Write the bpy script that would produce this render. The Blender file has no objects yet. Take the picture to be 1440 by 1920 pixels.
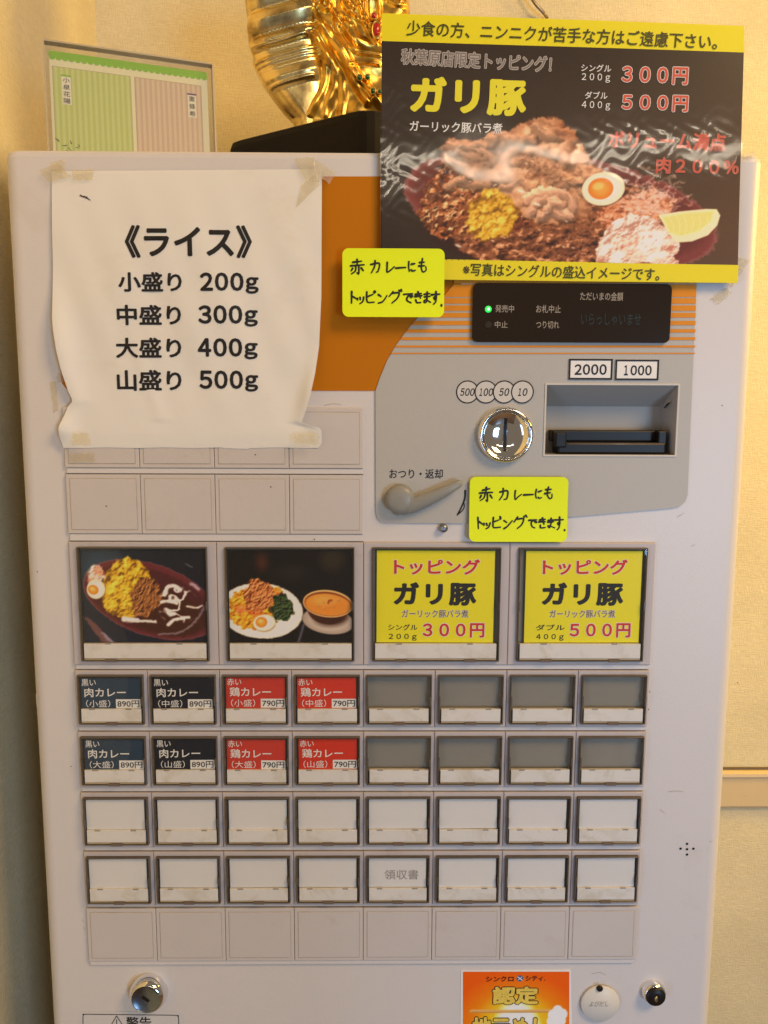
import bpy, math, random
import numpy as np
from mathutils import Vector, Matrix

# ------------------------------------------------------------------ camera
SC = bpy.context.scene
COL = SC.collection
CAMZ = 1.28            # lens height above the floor
DIST = 0.613           # lens to machine front
FPX = 1553.0           # focal length in photo pixels (1440 x 1920)
YAW, PITCH, ROLL = [math.radians(a) for a in (0.672, 7.78, -0.235)]

def cam_axes():
    cy, sy, cp, sp, cr, sr = math.cos(YAW), math.sin(YAW), math.cos(PITCH), math.sin(PITCH), math.cos(ROLL), math.sin(ROLL)
    fwd = Vector((sy*cp, cy*cp, -sp)); right = Vector((cy, -sy, 0)); down = fwd.cross(right)
    return cr*right + sr*down, -sr*right + cr*down, fwd
RT, DN, FW = cam_axes()
CAM = Vector((0, -DIST, CAMZ))
cam_d = bpy.data.cameras.new('camera'); cam = bpy.data.objects.new('camera', cam_d); COL.objects.link(cam)
m = Matrix.Identity(4)
for i in range(3):
    m[i][0] = RT[i]; m[i][1] = -DN[i]; m[i][2] = -FW[i]; m[i][3] = CAM[i]
cam.matrix_world = m
cam_d.sensor_fit = 'VERTICAL'; cam_d.sensor_height = 24.0; cam_d.lens = 24.0*FPX/1920
cam_d.clip_start = 0.02; cam_d.clip_end = 60
SC.camera = cam

def at(px, py, y=0.0):
    """point of the plane at depth y that shows at photo pixel (px, py)"""
    d = FW + RT*((px-720)/FPX) + DN*((py-960)/FPX)
    t = (y + DIST)/d.y
    return CAM + d*t
def X(px, py=960, y=0.0): return at(px, py, y).x
def Z(px, py, y=0.0): return at(px, py, y).z

# ------------------------------------------------------------------ world, lamps, exposure
w = bpy.data.worlds.new('World'); SC.world = w; w.use_nodes = True
bg = w.node_tree.nodes['Background']; bg.inputs[0].default_value = (1.0, 0.80, 0.60, 1); bg.inputs[1].default_value = 0.19
SC.view_settings.view_transform = 'Standard'; SC.view_settings.look = 'None'
SC.view_settings.exposure = -0.05; SC.view_settings.gamma = 1.0

def area(name, loc, target, sx, sy, power, col):
    l = bpy.data.lights.new(name, 'AREA'); l.shape = 'RECTANGLE'; l.size = sx; l.size_y = sy
    l.energy = power; l.color = col
    o = bpy.data.objects.new(name, l); COL.objects.link(o)
    o.location = loc
    o.rotation_euler = (Vector(target) - Vector(loc)).to_track_quat('-Z', 'Y').to_euler()
    return o
# daylight through the shop window, high on the left behind the photographer
area('window_daylight', (-1.45, -1.35, 0.62), (-0.2, 0.0, 0.75), 1.0, 1.1, 19, (0.36, 0.58, 1.0))
# daylight from the open entrance, low on the right
area('entrance_daylight', (2.10, -4.2, 0.70), (-0.3, 0.1, 0.8), 0.9, 1.1, 72, (0.40, 0.66, 1.0))
# warm lamp over the room, up to the right
area('ceiling_lamp', (1.1, -1.1, 2.35), (0.30, 0.0, 1.2), 0.6, 0.6, 25, (1.0, 0.66, 0.32))
# yellow downlight close to the back wall
area('wall_downlight', (1.15, 0.08, 1.65), (0.45, 0.42, 1.15), 0.25, 0.25, 10.5, (1.0, 0.62, 0.06))
# long tube lamp behind the photographer
area('tube_lamp', (0.55, -2.9, 2.26), (0.2, 0, 1.35), 1.9, 0.04, 6, (1.0, 0.86, 0.66))

# ------------------------------------------------------------------ materials
MATS = {}
def srgb(c):
    c = [v/255.0 for v in c]
    return tuple((v/12.92 if v <= 0.04045 else ((v+0.055)/1.055)**2.4) for v in c)
def mat(name, col, rough=0.5, metal=0.0, spec=0.3, bump=0.0, bscale=400, var=0.0, vscale=8, coat=0.0, emit=None, dirt_or_shade=None, dscale=14, damt=0.5, dlo=0.55):
    if name in MATS: return MATS[name]
    M = bpy.data.materials.new(name); M.use_nodes = True; nt = M.node_tree; N = nt.nodes; L = nt.links
    b = N['Principled BSDF']
    b.inputs['Base Color'].default_value = (*col[:3], 1); b.inputs['Roughness'].default_value = rough
    b.inputs['Metallic'].default_value = metal; b.inputs['Specular IOR Level'].default_value = spec
    b.inputs['Coat Weight'].default_value = coat; b.inputs['Coat Roughness'].default_value = 0.08
    tc0 = N.new('ShaderNodeTexCoord'); oi = N.new('ShaderNodeObjectInfo'); vm = N.new('ShaderNodeVectorMath'); vm.operation = 'MULTIPLY_ADD'
    L.new(oi.outputs['Random'], vm.inputs[0]); vm.inputs[1].default_value = (7.3, 3.1, 9.7); L.new(tc0.outputs['Object'], vm.inputs[2])
    class _T: outputs = {'Object': vm.outputs[0]}
    tc = _T
    src = None
    if var > 0:
        n = N.new('ShaderNodeTexNoise'); n.inputs['Scale'].default_value = vscale; n.inputs['Detail'].default_value = 5
        L.new(tc.outputs['Object'], n.inputs['Vector'])
        mx = N.new('ShaderNodeMix'); mx.data_type = 'RGBA'
        mx.inputs[6].default_value = (*[c*(1-var) for c in col[:3]], 1); mx.inputs[7].default_value = (*[min(1, c*(1+var)) for c in col[:3]], 1)
        L.new(n.outputs['Fac'], mx.inputs[0]); src = mx.outputs[2]
        rr = N.new('ShaderNodeMapRange'); rr.inputs['To Min'].default_value = max(0.02, rough*0.8); rr.inputs['To Max'].default_value = min(1, rough*1.2)
        L.new(n.outputs['Fac'], rr.inputs['Value']); L.new(rr.outputs[0], b.inputs['Roughness'])
    if dirt_or_shade:
        n2 = N.new('ShaderNodeTexNoise'); n2.inputs['Scale'].default_value = dscale; n2.inputs['Detail'].default_value = 8; n2.inputs['Roughness'].default_value = 0.65
        n2.inputs['Distortion'].default_value = 0.6
        L.new(tc.outputs['Object'], n2.inputs['Vector'])
        mr = N.new('ShaderNodeMapRange'); mr.inputs['From Min'].default_value = dlo; mr.inputs['From Max'].default_value = dlo+0.2; mr.inputs['To Max'].default_value = damt
        L.new(n2.outputs['Fac'], mr.inputs['Value'])
        mx2 = N.new('ShaderNodeMix'); mx2.data_type = 'RGBA'
        if src: L.new(src, mx2.inputs[6])
        else: mx2.inputs[6].default_value = (*col[:3], 1)
        mx2.inputs[7].default_value = (*dirt_or_shade, 1); L.new(mr.outputs[0], mx2.inputs[0]); src = mx2.outputs[2]
    if src: L.new(src, b.inputs['Base Color'])
    if bump > 0:
        nb = N.new('ShaderNodeTexNoise'); nb.inputs['Scale'].default_value = bscale; nb.inputs['Detail'].default_value = 3
        L.new(tc.outputs['Object'], nb.inputs['Vector'])
        bu = N.new('ShaderNodeBump'); bu.inputs['Strength'].default_value = bump; bu.inputs['Distance'].default_value = 0.001
        L.new(nb.outputs['Fac'], bu.inputs['Height']); L.new(bu.outputs[0], b.inputs['Normal'])
    if emit:
        b.inputs['Emission Color'].default_value = (*emit[0], 1); b.inputs['Emission Strength'].default_value = emit[1]
    MATS[name] = M
    return M

def wallpaper():
    M = mat('woven_wallpaper', (0.74, 0.62, 0.43), 0.75, spec=0.25); nt = M.node_tree; N = nt.nodes; L = nt.links; b = N['Principled BSDF']
    tc = N.new('ShaderNodeTexCoord')
    def streak(sc):
        mp = N.new('ShaderNodeMapping'); mp.inputs['Scale'].default_value = sc
        L.new(tc.outputs['Object'], mp.inputs['Vector'])
        n = N.new('ShaderNodeTexNoise'); n.inputs['Scale'].default_value = 1; n.inputs['Detail'].default_value = 3
        L.new(mp.outputs[0], n.inputs['Vector']); return n.outputs['Fac']
    a = streak((900, 900, 130)); c = streak((110, 110, 1000)); big = streak((9, 9, 9))
    ad = N.new('ShaderNodeMath'); ad.operation = 'ADD'; L.new(a, ad.inputs[0]); L.new(c, ad.inputs[1])
    bu = N.new('ShaderNodeBump'); bu.inputs['Strength'].default_value = 0.55; bu.inputs['Distance'].default_value = 0.0012
    L.new(ad.outputs[0], bu.inputs['Height']); L.new(bu.outputs[0], b.inputs['Normal'])
    mr = N.new('ShaderNodeMapRange'); mr.inputs['From Min'].default_value = 0.7; mr.inputs['From Max'].default_value = 1.3
    L.new(ad.outputs[0], mr.inputs['Value'])
    mx = N.new('ShaderNodeMix'); mx.data_type = 'RGBA'; mx.inputs[6].default_value = (0.68, 0.58, 0.36, 1); mx.inputs[7].default_value = (0.80, 0.71, 0.48, 1)
    L.new(mr.outputs[0], mx.inputs[0])
    mr2 = N.new('ShaderNodeMapRange'); mr2.inputs['From Min'].default_value = 0.3; mr2.inputs['From Max'].default_value = 0.7; mr2.inputs['To Min'].default_value = 0.9; mr2.inputs['To Max'].default_value = 1.04
    L.new(big, mr2.inputs['Value'])
    ml = N.new('ShaderNodeMix'); ml.data_type = 'RGBA'; ml.blend_type = 'MULTIPLY'; ml.inputs[0].default_value = 1
    L.new(mx.outputs[2], ml.inputs[6]); L.new(mr2.outputs[0], ml.inputs[7]); L.new(ml.outputs[2], b.inputs['Base Color'])
    return M

def clear(name, ior=1.45, rough=0.05, tint=(1, 1, 1), bump=0.0, bscale=60, haze=0.0):
    """thin clear sheet: see-through with a fresnel reflection"""
    M = bpy.data.materials.new(name); M.use_nodes = True; nt = M.node_tree; N = nt.nodes; L = nt.links
    N.remove(N['Principled BSDF']); out = N['Material Output']
    tr = N.new('ShaderNodeBsdfTransparent'); tr.inputs[0].default_value = (*tint, 1)
    gl = N.new('ShaderNodeBsdfGlossy'); gl.inputs['Roughness'].default_value = rough
    ge = N.new('ShaderNodeNewGeometry'); dt = N.new('ShaderNodeVectorMath'); dt.operation = 'DOT_PRODUCT'
    L.new(ge.outputs['Incoming'], dt.inputs[0]); L.new(ge.outputs['Normal'], dt.inputs[1])
    def mth(op, a, b_=None):
        q = N.new('ShaderNodeMath'); q.operation = op
        for k, v in enumerate((a, b_)):
            if v is None: continue
            if isinstance(v, (int, float)): q.inputs[k].default_value = v
            else: L.new(v, q.inputs[k])
        return q.outputs[0]
    r0 = ((ior-1)/(ior+1))**2
    fr = mth('ADD', mth('MULTIPLY', mth('POWER', mth('SUBTRACT', 1.0, mth('ABSOLUTE', dt.outputs['Value'])), 5.0), 1-r0), r0)
    mx = N.new('ShaderNodeMixShader'); L.new(fr, mx.inputs[0]); L.new(gl.outputs[0], mx.inputs[2])
    if haze > 0:
        df = N.new('ShaderNodeBsdfDiffuse'); df.inputs[0].default_value = (0.8, 0.78, 0.72, 1)
        m2 = N.new('ShaderNodeMixShader'); m2.inputs[0].default_value = haze
        L.new(tr.outputs[0], m2.inputs[1]); L.new(df.outputs[0], m2.inputs[2]); L.new(m2.outputs[0], mx.inputs[1])
    else: L.new(tr.outputs[0], mx.inputs[1])
    if bump > 0:
        tc = N.new('ShaderNodeTexCoord'); nb = N.new('ShaderNodeTexNoise'); nb.inputs['Scale'].default_value = bscale; nb.inputs['Detail'].default_value = 2.5
        L.new(tc.outputs['Object'], nb.inputs['Vector'])
        bu = N.new('ShaderNodeBump'); bu.inputs['Strength'].default_value = bump; bu.inputs['Distance'].default_value = 0.002
        L.new(nb.outputs['Fac'], bu.inputs['Height']); L.new(bu.outputs[0], gl.inputs['Normal'])
    L.new(mx.outputs[0], out.inputs[0]); MATS[name] = M
    return M

def paint_mat(name, rough=0.35):
    M = bpy.data.materials.new(name); M.use_nodes = True; N = M.node_tree.nodes; b = N['Principled BSDF']
    a = N.new('ShaderNodeAttribute'); a.attribute_name = 'paint'
    M.node_tree.links.new(a.outputs['Color'], b.inputs['Base Color']); b.inputs['Roughness'].default_value = rough
    b.inputs['Specular IOR Level'].default_value = 0.3
    MATS[name] = M; return M

PANEL = mat('cream_enamel', (0.66, 0.62, 0.60), 0.36, spec=0.45, bump=0.12, bscale=900, var=0.03, vscale=6, dirt_or_shade=(0.44, 0.37, 0.27), dscale=16, damt=0.30, dlo=0.60)
CELL = mat('pinkish_grey_plastic', (0.52, 0.465, 0.455), 0.42, var=0.05, vscale=30, dirt_or_shade=(0.36, 0.27, 0.17), dscale=40, damt=0.45, dlo=0.58)
BLANK = mat('aged_cream_plastic', (0.58, 0.53, 0.50), 0.45, bump=0.1, bscale=800, var=0.04, vscale=20, dirt_or_shade=(0.42, 0.34, 0.22), dscale=30, damt=0.4, dlo=0.60)
RIMB = mat('yellowed_rim', (0.47, 0.40, 0.32), 0.5, dirt_or_shade=(0.30, 0.21, 0.11), dscale=60, damt=0.5, dlo=0.5)
SEAM = mat('grimy_seam', (0.16, 0.12, 0.09), 0.8)
GREYP = mat('warm_grey_panel', (0.455, 0.435, 0.395), 0.4, bump=0.1, bscale=900, var=0.02, vscale=7)
ORANGE = mat('orange_film', (0.50, 0.165, 0.002), 0.5, spec=0.12, var=0.04, vscale=12)
ORANGE2 = mat('stripe_orange', (0.72, 0.26, 0.012), 0.5, spec=0.2)
DISPL = mat('smoked_display', (0.020, 0.012, 0.007), 0.12, spec=0.5)
BLACK = mat('black_print', (0.018, 0.015, 0.014), 0.55)
BLACKP = mat('black_plastic', (0.010, 0.008, 0.007), 0.4, spec=0.3)
WHITE = mat('white_print', (0.82, 0.80, 0.76), 0.5)
CREAMP = mat('white_strip_paper', (0.76, 0.73, 0.69), 0.5, var=0.05, vscale=50, dirt_or_shade=(0.50, 0.42, 0.28), dscale=55, damt=0.5, dlo=0.50)
WHITECARD = mat('white_blank_card', (0.75, 0.73, 0.71), 0.5, var=0.03, vscale=40, dirt_or_shade=(0.6, 0.52, 0.38), dscale=25, damt=0.3, dlo=0.6)
REDP = mat('red_print', (0.62, 0.030, 0.006), 0.5)
REDC = mat('red_card', (0.58, 0.040, 0.022), 0.45, var=0.06, vscale=25)
NAVY = mat('navy_card', (0.016, 0.046, 0.088), 0.4, var=0.15, vscale=30)
INKC = mat('blue_black_card', (0.006, 0.008, 0.018), 0.4)
YELC = mat('yellow_card', (0.86, 0.77, 0.008), 0.5, var=0.03, vscale=20)
YELP = mat('yellow_poster_band', (0.86, 0.74, 0.008), 0.5)
NOTE = mat('fluorescent_note_paper', (0.80, 0.93, 0.004), 0.55, var=0.02, vscale=14, emit=None)
PAPER = mat('aged_white_paper', (0.78, 0.75, 0.69), 0.7, bump=0.15, bscale=90, var=0.04, vscale=9, dirt_or_shade=(0.66, 0.55, 0.38), dscale=11, damt=0.45, dlo=0.56)
CHROME = mat('polished_chrome', (0.86, 0.85, 0.83), 0.07, metal=1.0, bump=0.04, bscale=120)
DULLST = mat('brushed_steel', (0.32, 0.34, 0.38), 0.35, metal=1.0, bump=0.2, bscale=700)
LEVERM = mat('grey_lever_plastic', (0.27, 0.265, 0.235), 0.33, var=0.04, vscale=60)
SMOKE = mat('smoky_frame_plastic', (0.11, 0.09, 0.07), 0.25, var=0.3, vscale=80)
WELL = mat('empty_well_grey', (0.25, 0.235, 0.20), 0.6, var=0.08, vscale=50)
PRICE = mat('grey_text_print', (0.35, 0.33, 0.31), 0.6)
LABELT = mat('display_text_print', (0.33, 0.28, 0.22), 0.6)
LCD = mat('dim_lcd', (0.012, 0.022, 0.018), 0.5)
PANE = clear('clear_button_pane', 1.40, 0.03, (0.97, 0.965, 0.95), 0.12, 30, 0.012)
LAM = clear('laminate_film', 1.5, 0.07, (1, 1, 1), 0.0)
ACRYL = clear('clear_acrylic', 1.47, 0.04, (0.95, 0.95, 0.92), 0.0, haze=0.04)
TAPE = clear('yellowed_tape', 1.45, 0.2, (0.93, 0.88, 0.74), 1.0, 260, 0.22)
WALLM = wallpaper()
PHOTO = paint_mat('photo_print', 0.3)

# ------------------------------------------------------------------ object helpers
def link(o, parent=None):
    COL.objects.link(o)
    if parent is not None: o.parent = parent
    return o
def tag(o, label=None, cat=None, group=None, kind=None):
    if label: o['label'] = label
    if cat: o['category'] = cat
    if group: o['group'] = group
    if kind: o['kind'] = kind
    return o
def thing(name, loc, label, cat, group=None, rot=(0, 0, 0)):
    o = bpy.data.objects.new(name, None); COL.objects.link(o); o.location = loc; o.rotation_euler = rot
    o.empty_display_size = 0.02
    return tag(o, label, cat, group)

class MB:
    """collects polygons of several materials into one mesh"""
    def __init__(s): s.v = []; s.f = []; s.mi = []; s.mats = []; s.sm = []
    def m(s, mt):
        if mt not in s.mats: s.mats.append(mt)
        return s.mats.index(mt)
    def add(s, vs, fs, mt, smooth=False):
        b = len(s.v); s.v += [tuple(v) for v in vs]; k = s.m(mt)
        for f in fs: s.f.append([b+i for i in f]); s.mi.append(k); s.sm.append(smooth)
    def box(s, x0, x1, y0, y1, z0, z1, mt):
        vs = [(x, y, z) for x in (x0, x1) for y in (y0, y1) for z in (z0, z1)]
        s.add(vs, [(0, 1, 3, 2), (4, 6, 7, 5), (0, 4, 5, 1), (2, 3, 7, 6), (0, 2, 6, 4), (1, 5, 7, 3)], mt)
    def bbox(s, x0, x1, yf, yb, z0, z1, bv, mt):
        """box whose front edges (y = yf, towards the viewer) are chamfered by bv"""
        A = [(x0, yb), (x0, yf+bv), (x0+bv*0.3, yf+bv*0.3), (x0+bv, yf)]
        def ring(ins, y): return [(x0+ins, y, z0+ins), (x1-ins, y, z0+ins), (x1-ins, y, z1-ins), (x0+ins, y, z1-ins)]
        r = [ring(0, yb), ring(0, yf+bv), ring(bv*0.3, yf+bv*0.3), ring(bv, yf)]
        vs = [p for q in r for p in q]; fs = []
        for k in range(3):
            for i in range(4):
                j = (i+1) % 4; fs.append((k*4+i, k*4+j, k*4+4+j, k*4+4+i))
        fs.append((12, 13, 14, 15)); s.add(vs, fs, mt)
    def ring(s, o, i, yf, yb, mt, bv=0.0):
        """rectangular frame; o and i are (x0,x1,z0,z1) outer / inner"""
        def q(r, y, k=0): return [(r[0]+k, y, r[2]+k), (r[1]-k, y, r[2]+k), (r[1]-k, y, r[3]-k), (r[0]+k, y, r[3]-k)]
        R = [q(o, yb), q(o, yf+bv), q(o, yf, bv), q(i, yf, -bv), q(i, yf+bv), q(i, yb)]
        vs = [p for r in R for p in r]; fs = []
        for k in range(5):
            for a in range(4):
                b = (a+1) % 4; fs.append((k*4+a, k*4+b, k*4+4+b, k*4+4+a))
        s.add(vs, fs, mt)
    def quad(s, x0, x1, z0, z1, y, mt): s.add([(x0, y, z0), (x1, y, z0), (x1, y, z1), (x0, y, z1)], [(0, 1, 2, 3)], mt)
    def lathe(s, prof, mt, cx=0, cz=0, n=40, smooth=True, y0=0, stretch=1, cap=True):
        """prof: (radius, y) from the wall to the front; axis along y"""
        vs = []; fs = []
        for r, y in prof:
            for k in range(n):
                a = 2*math.pi*k/n; vs.append((cx+r*math.cos(a), y0+y, cz+r*math.sin(a)*stretch))
        for j in range(len(prof)-1):
            for k in range(n):
                q = (k+1) % n; fs.append((j*n+k, j*n+q, (j+1)*n+q, (j+1)*n+k))
        s.add(vs, fs, mt, smooth)
        if cap and prof[-1][0] > 1e-5: s.add(vs[-n:], [tuple(range(n))], mt)
    def tube(s, pts, rad, mt, n=14, sy=1.0, caps=True):
        pts = [Vector(p) for p in pts]; vs = []; fs = []
        if not hasattr(rad, '__len__'): rad = [rad]*len(pts)
        for i, p in enumerate(pts):
            t = (pts[min(i+1, len(pts)-1)] - pts[max(i-1, 0)]).normalized()
            u = Vector((0, 1, 0)); u = (u - t*u.dot(t))
            if u.length < 1e-3: u = Vector((1, 0, 0))
            u.normalize(); v = t.cross(u)
            for k in range(n):
                a = 2*math.pi*k/n; vs.append(p + (u*math.cos(a)*sy + v*math.sin(a))*rad[i])
        for j in range(len(pts)-1):
            for k in range(n):
                q = (k+1) % n; fs.append((j*n+k, j*n+q, (j+1)*n+q, (j+1)*n+k))
        if caps: fs += [tuple(range(n))[::-1], tuple(range((len(pts)-1)*n, len(pts)*n))]
        s.add(vs, fs, mt, True)
    def warp(s, fn): s.v = [fn(v) for v in s.v]
    def build(s, name, parent=None, loc=None, origin=None):
        me = bpy.data.meshes.new(name); o3 = Vector(origin) if origin is not None else Vector((0, 0, 0))
        me.from_pydata([Vector(v)-o3 for v in s.v], [], s.f)
        for mt in s.mats: me.materials.append(mt)
        me.polygons.foreach_set('material_index', s.mi); me.polygons.foreach_set('use_smooth', s.sm); me.update()
        o = bpy.data.objects.new(name, me); link(o, parent)
        if loc is not None: o.location = loc
        return o

# ---- lettering: outlines of the built-in typeface turned into flat mesh
_tc = {}
DG = bpy.context.evaluated_depsgraph_get()
def glyphs(body, off=0.0, space=1.0, shear=0.0):
    k = (body, off, space, shear)
    if k in _tc: return _tc[k]
    c = bpy.data.curves.new('lettering', 'FONT'); c.body = body; c.size = 1; c.offset = off; c.space_character = space; c.shear = shear
    c.resolution_u = 3; c.fill_mode = 'FRONT'
    o = bpy.data.objects.new('lettering', c); COL.objects.link(o)
    bpy.context.view_layer.update()
    dg = bpy.context.evaluated_depsgraph_get(); me = o.evaluated_get(dg).to_mesh()
    V = np.array([v.co[:2] for v in me.vertices]) if len(me.vertices) else np.zeros((0, 2)); F = [tuple(p.vertices) for p in me.polygons]
    o.evaluated_get(dg).to_mesh_clear(); bpy.data.objects.remove(o); bpy.data.curves.remove(c)
    _tc[k] = (V, F); return _tc[k]
def text(mb, body, x0, x1, z0, z1, y, mt, off=0.0, ang=0.0, ref=None, space=1.0, shear=0.0):
    """fits body's ink into the rectangle; off thickens the strokes (em), ref = thickness the ink box is measured with"""
    V, F = glyphs(body, 0.0, space, shear)
    if not len(V): return
    rf = off if ref is None else ref
    lo, hi = V.min(0)-rf, V.max(0)+rf
    sx, sz = (x1-x0)/(hi[0]-lo[0]), (z1-z0)/(hi[1]-lo[1]); cx, cz = (x0+x1)/2, (z0+z1)/2
    sh = [(0.0, 0.0)]
    if off > 0.004: sh += [(off*math.cos(a), off*math.sin(a)) for a in np.linspace(0, 2*math.pi, 8 if off < 0.04 else 12, endpoint=False)]
    if off > 0.045: sh += [(0.5*off*math.cos(a), 0.5*off*math.sin(a)) for a in np.linspace(0, 2*math.pi, 6, endpoint=False)]
    c, s_ = math.cos(ang), math.sin(ang)
    for k, (ox, oz) in enumerate(sh):
        P_ = (V+(ox, oz)-(lo+hi)/2)*(sx, sz)
        mb.add([(cx+p*c-q*s_, y-k*3.5e-6, cz+p*s_+q*c) for p, q in P_], F, mt)
def ptext(mb, body, px0, py0, px1, py1, y, mt, off=0.0, deg=0.0, yd=0.0, **k):
    """the same with the rectangle given where it shows in the photo; yd is the sheet's depth"""
    a = at(px0, (py0+py1)/2, yd); b = at(px1, (py0+py1)/2, yd); c = (px0+px1)/2
    text(mb, body, a.x, b.x, at(c, py1, yd).z, at(c, py0, yd).z, y, mt, off, -math.radians(deg), **k)

def ltext(mb, body, px0, py0, px1, py1, y, mt, off, gap=0.13, desc=0.0, shear=0.0):
    """digits set in equal cells; g drops below the line by desc pixels"""
    full = {c: chr(ord(c)+0xFEE0) for c in '0123456789g'}; n = len(body); w_ = (px1-px0)/(n-(gap)); 
    for i, ch in enumerate(body):
        a = px0+w_*i; b = a+w_*(1-gap)
        if ch == '1': a, b = a+w_*0.12, b-w_*0.22
        ptext(mb, full[ch], a, py0+(desc*1.7 if ch == 'g' else 0), b, py1+(desc if ch == 'g' else 0), y, mt, off, ref=off, shear=shear)

def catmull(P, n=6):
    P = [np.array(p, float) for p in P]
    if len(P) < 3: return [P[0]+(P[-1]-P[0])*t for t in np.linspace(0, 1, n)]
    Q = [2*P[0]-P[1]] + P + [2*P[-1]-P[-2]]; out = []
    for i in range(1, len(Q)-2):
        for t in np.linspace(0, 1, n, endpoint=False):
            a, b, c, d = Q[i-1:i+3]; out.append(0.5*((2*b)+(c-a)*t+(2*a-5*b+4*c-d)*t*t+(3*b-a-3*c+d)*t**3))
    out.append(P[-1]); return out
INKN = [0]
def ink(mb, pts, wd, y, mt, taper=0.25):
    """a pen stroke: ribbon with rounded ends. pts (x,z)"""
    P = catmull(pts); n = len(P); INKN[0] += 1; y = y - (INKN[0] % 12)*0.000012
    L, R = [], []
    for i, p in enumerate(P):
        t = P[min(i+1, n-1)]-P[max(i-1, 0)]; t = t/(np.linalg.norm(t)+1e-9); nn = np.array([-t[1], t[0]])
        h = wd/2*(1-taper*(i/(n-1)))
        L.append(p+nn*h); R.append(p-nn*h)
    t0 = P[0]-P[1]; t0 = t0/(np.linalg.norm(t0)+1e-9); t1 = P[-1]-P[-2]; t1 = t1/(np.linalg.norm(t1)+1e-9)
    loop = L + [P[-1]+t1*wd*0.35] + R[::-1] + [P[0]+t0*wd*0.45]
    vs = [(q[0], y, q[1]) for q in L+R]; fs = [(i, i+1, n+i+1, n+i) for i in range(n-1)]
    vs += [(*[(P[-1]+t1*wd*0.35)[0]], y, (P[-1]+t1*wd*0.35)[1]), ((P[0]+t0*wd*0.45)[0], y, (P[0]+t0*wd*0.45)[1])]
    fs += [(n-1, 2*n, 2*n-1), (0, n, 2*n+1)]
    mb.add(vs, fs, mt)

def shape(mb, loops, yf, yb, mt):
    """flat plate from closed loops of (x,z) (holes allowed), from yb to the front yf"""
    c = bpy.data.curves.new('outline', 'CURVE'); c.dimensions = '2D'; c.fill_mode = 'BOTH'; c.extrude = abs(yb-yf)/2
    for lp in loops:
        sp = c.splines.new('POLY'); sp.points.add(len(lp)-1); sp.use_cyclic_u = True
        for q, p in zip(sp.points, lp): q.co = (p[0], p[1], 0, 1)
    o = bpy.data.objects.new('outline', c); COL.objects.link(o); bpy.context.view_layer.update()
    dg = bpy.context.evaluated_depsgraph_get(); me = o.evaluated_get(dg).to_mesh(); mid = (yf+yb)/2
    mb.add([(v.co.x, mid-v.co.z, v.co.y) for v in me.vertices], [tuple(p.vertices)[::-1] for p in me.polygons], mt)
    o.evaluated_get(dg).to_mesh_clear(); bpy.data.objects.remove(o); bpy.data.curves.remove(c)
def rrect(x0, x1, z0, z1, r, n=6):
    out = []
    for cx, cz, a0 in ((x1-r, z1-r, 0), (x0+r, z1-r, 90), (x0+r, z0+r, 180), (x1-r, z0+r, 270)):
        for k in range(n+1):
            a = math.radians(a0+90*k/n); out.append((cx+r*math.cos(a), cz+r*math.sin(a)))
    return out
def circ(cx, cz, r, n=32): return [(cx+r*math.cos(2*math.pi*k/n), cz+r*math.sin(2*math.pi*k/n)) for k in range(n)]
def pl(pts, yd=0.0): return [(at(a, b, yd).x, at(a, b, yd).z) for a, b in pts]

# ------------------------------------------------------------------ walls
BACKY = 0.42
LEFTX = at(182, 100, BACKY).x
mb = MB(); mb.box(LEFTX-0.15, 2.2, BACKY, BACKY+0.12, 0, 2.6, WALLM); bw = mb.build('back_wall'); tag(bw, kind='structure')
mb = MB(); mb.box(LEFTX-0.12, LEFTX, -0.45, BACKY, 0, 2.6, WALLM); lw = mb.build('left_wall'); tag(lw, kind='structure')
mb = MB(); FLO = mat('brown_floor_tiles', (0.16, 0.10, 0.06), 0.5, var=0.15, vscale=5); mb.box(LEFTX, 2.2, -2.6, BACKY, -0.05, 0, FLO); tag(mb.build('floor'), kind='structure')
# chair rail across the back wall
RAILM = mat('ochre_painted_rail', (0.64, 0.50, 0.30), 0.4, bump=0.1, bscale=300, var=0.05, vscale=18, dirt_or_shade=(0.35, 0.22, 0.08), dscale=60, damt=0.5, dlo=0.62)
zt, zb = at(1400, 1446, BACKY).z, at(1400, 1510, BACKY).z
mb = MB(); prof = [(0, zt+0.0035), (-0.006, zt+0.0035), (-0.0105, zt+0.001), (-0.011, zt-0.003), (-0.008, zt-0.0045), (-0.008, zb+0.003), (-0.006, zb), (0, zb)]
vs = [(x, BACKY-0.0005+p[0], p[1]) for x in (LEFTX+0.001, 2.2) for p in prof]; n = len(prof)
mb.add(vs, [(i, i+1, n+i+1, n+i) for i in range(n-1)], RAILM)
mb.box(LEFTX+0.001, 2.2, BACKY-0.0035, BACKY-0.0006, zt+0.004, zt+0.0062, SEAM)
r = mb.build('chair_rail', bw)

# bent wire hook on the wall
WIRE = mat('dull_wire', (0.30, 0.24, 0.17), 0.35, metal=0.8)
hk = at(1026, 33, BACKY-0.02)
mb = MB(); P = [at(1026, 34, BACKY-0.004), at(1020, 25, BACKY-0.010), at(1004, 8, BACKY-0.012), at(990, -14, BACKY-0.012), at(976, -38, BACKY-0.006), at(974, -42, BACKY+0.002)]
mb.tube(P, 0.0018, WIRE, 10); o = mb.build('wire_hook', origin=hk, loc=hk)
tag(o, 'thin bent grey wire hook fixed high on the cream wall above the food poster', 'hook')

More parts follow.
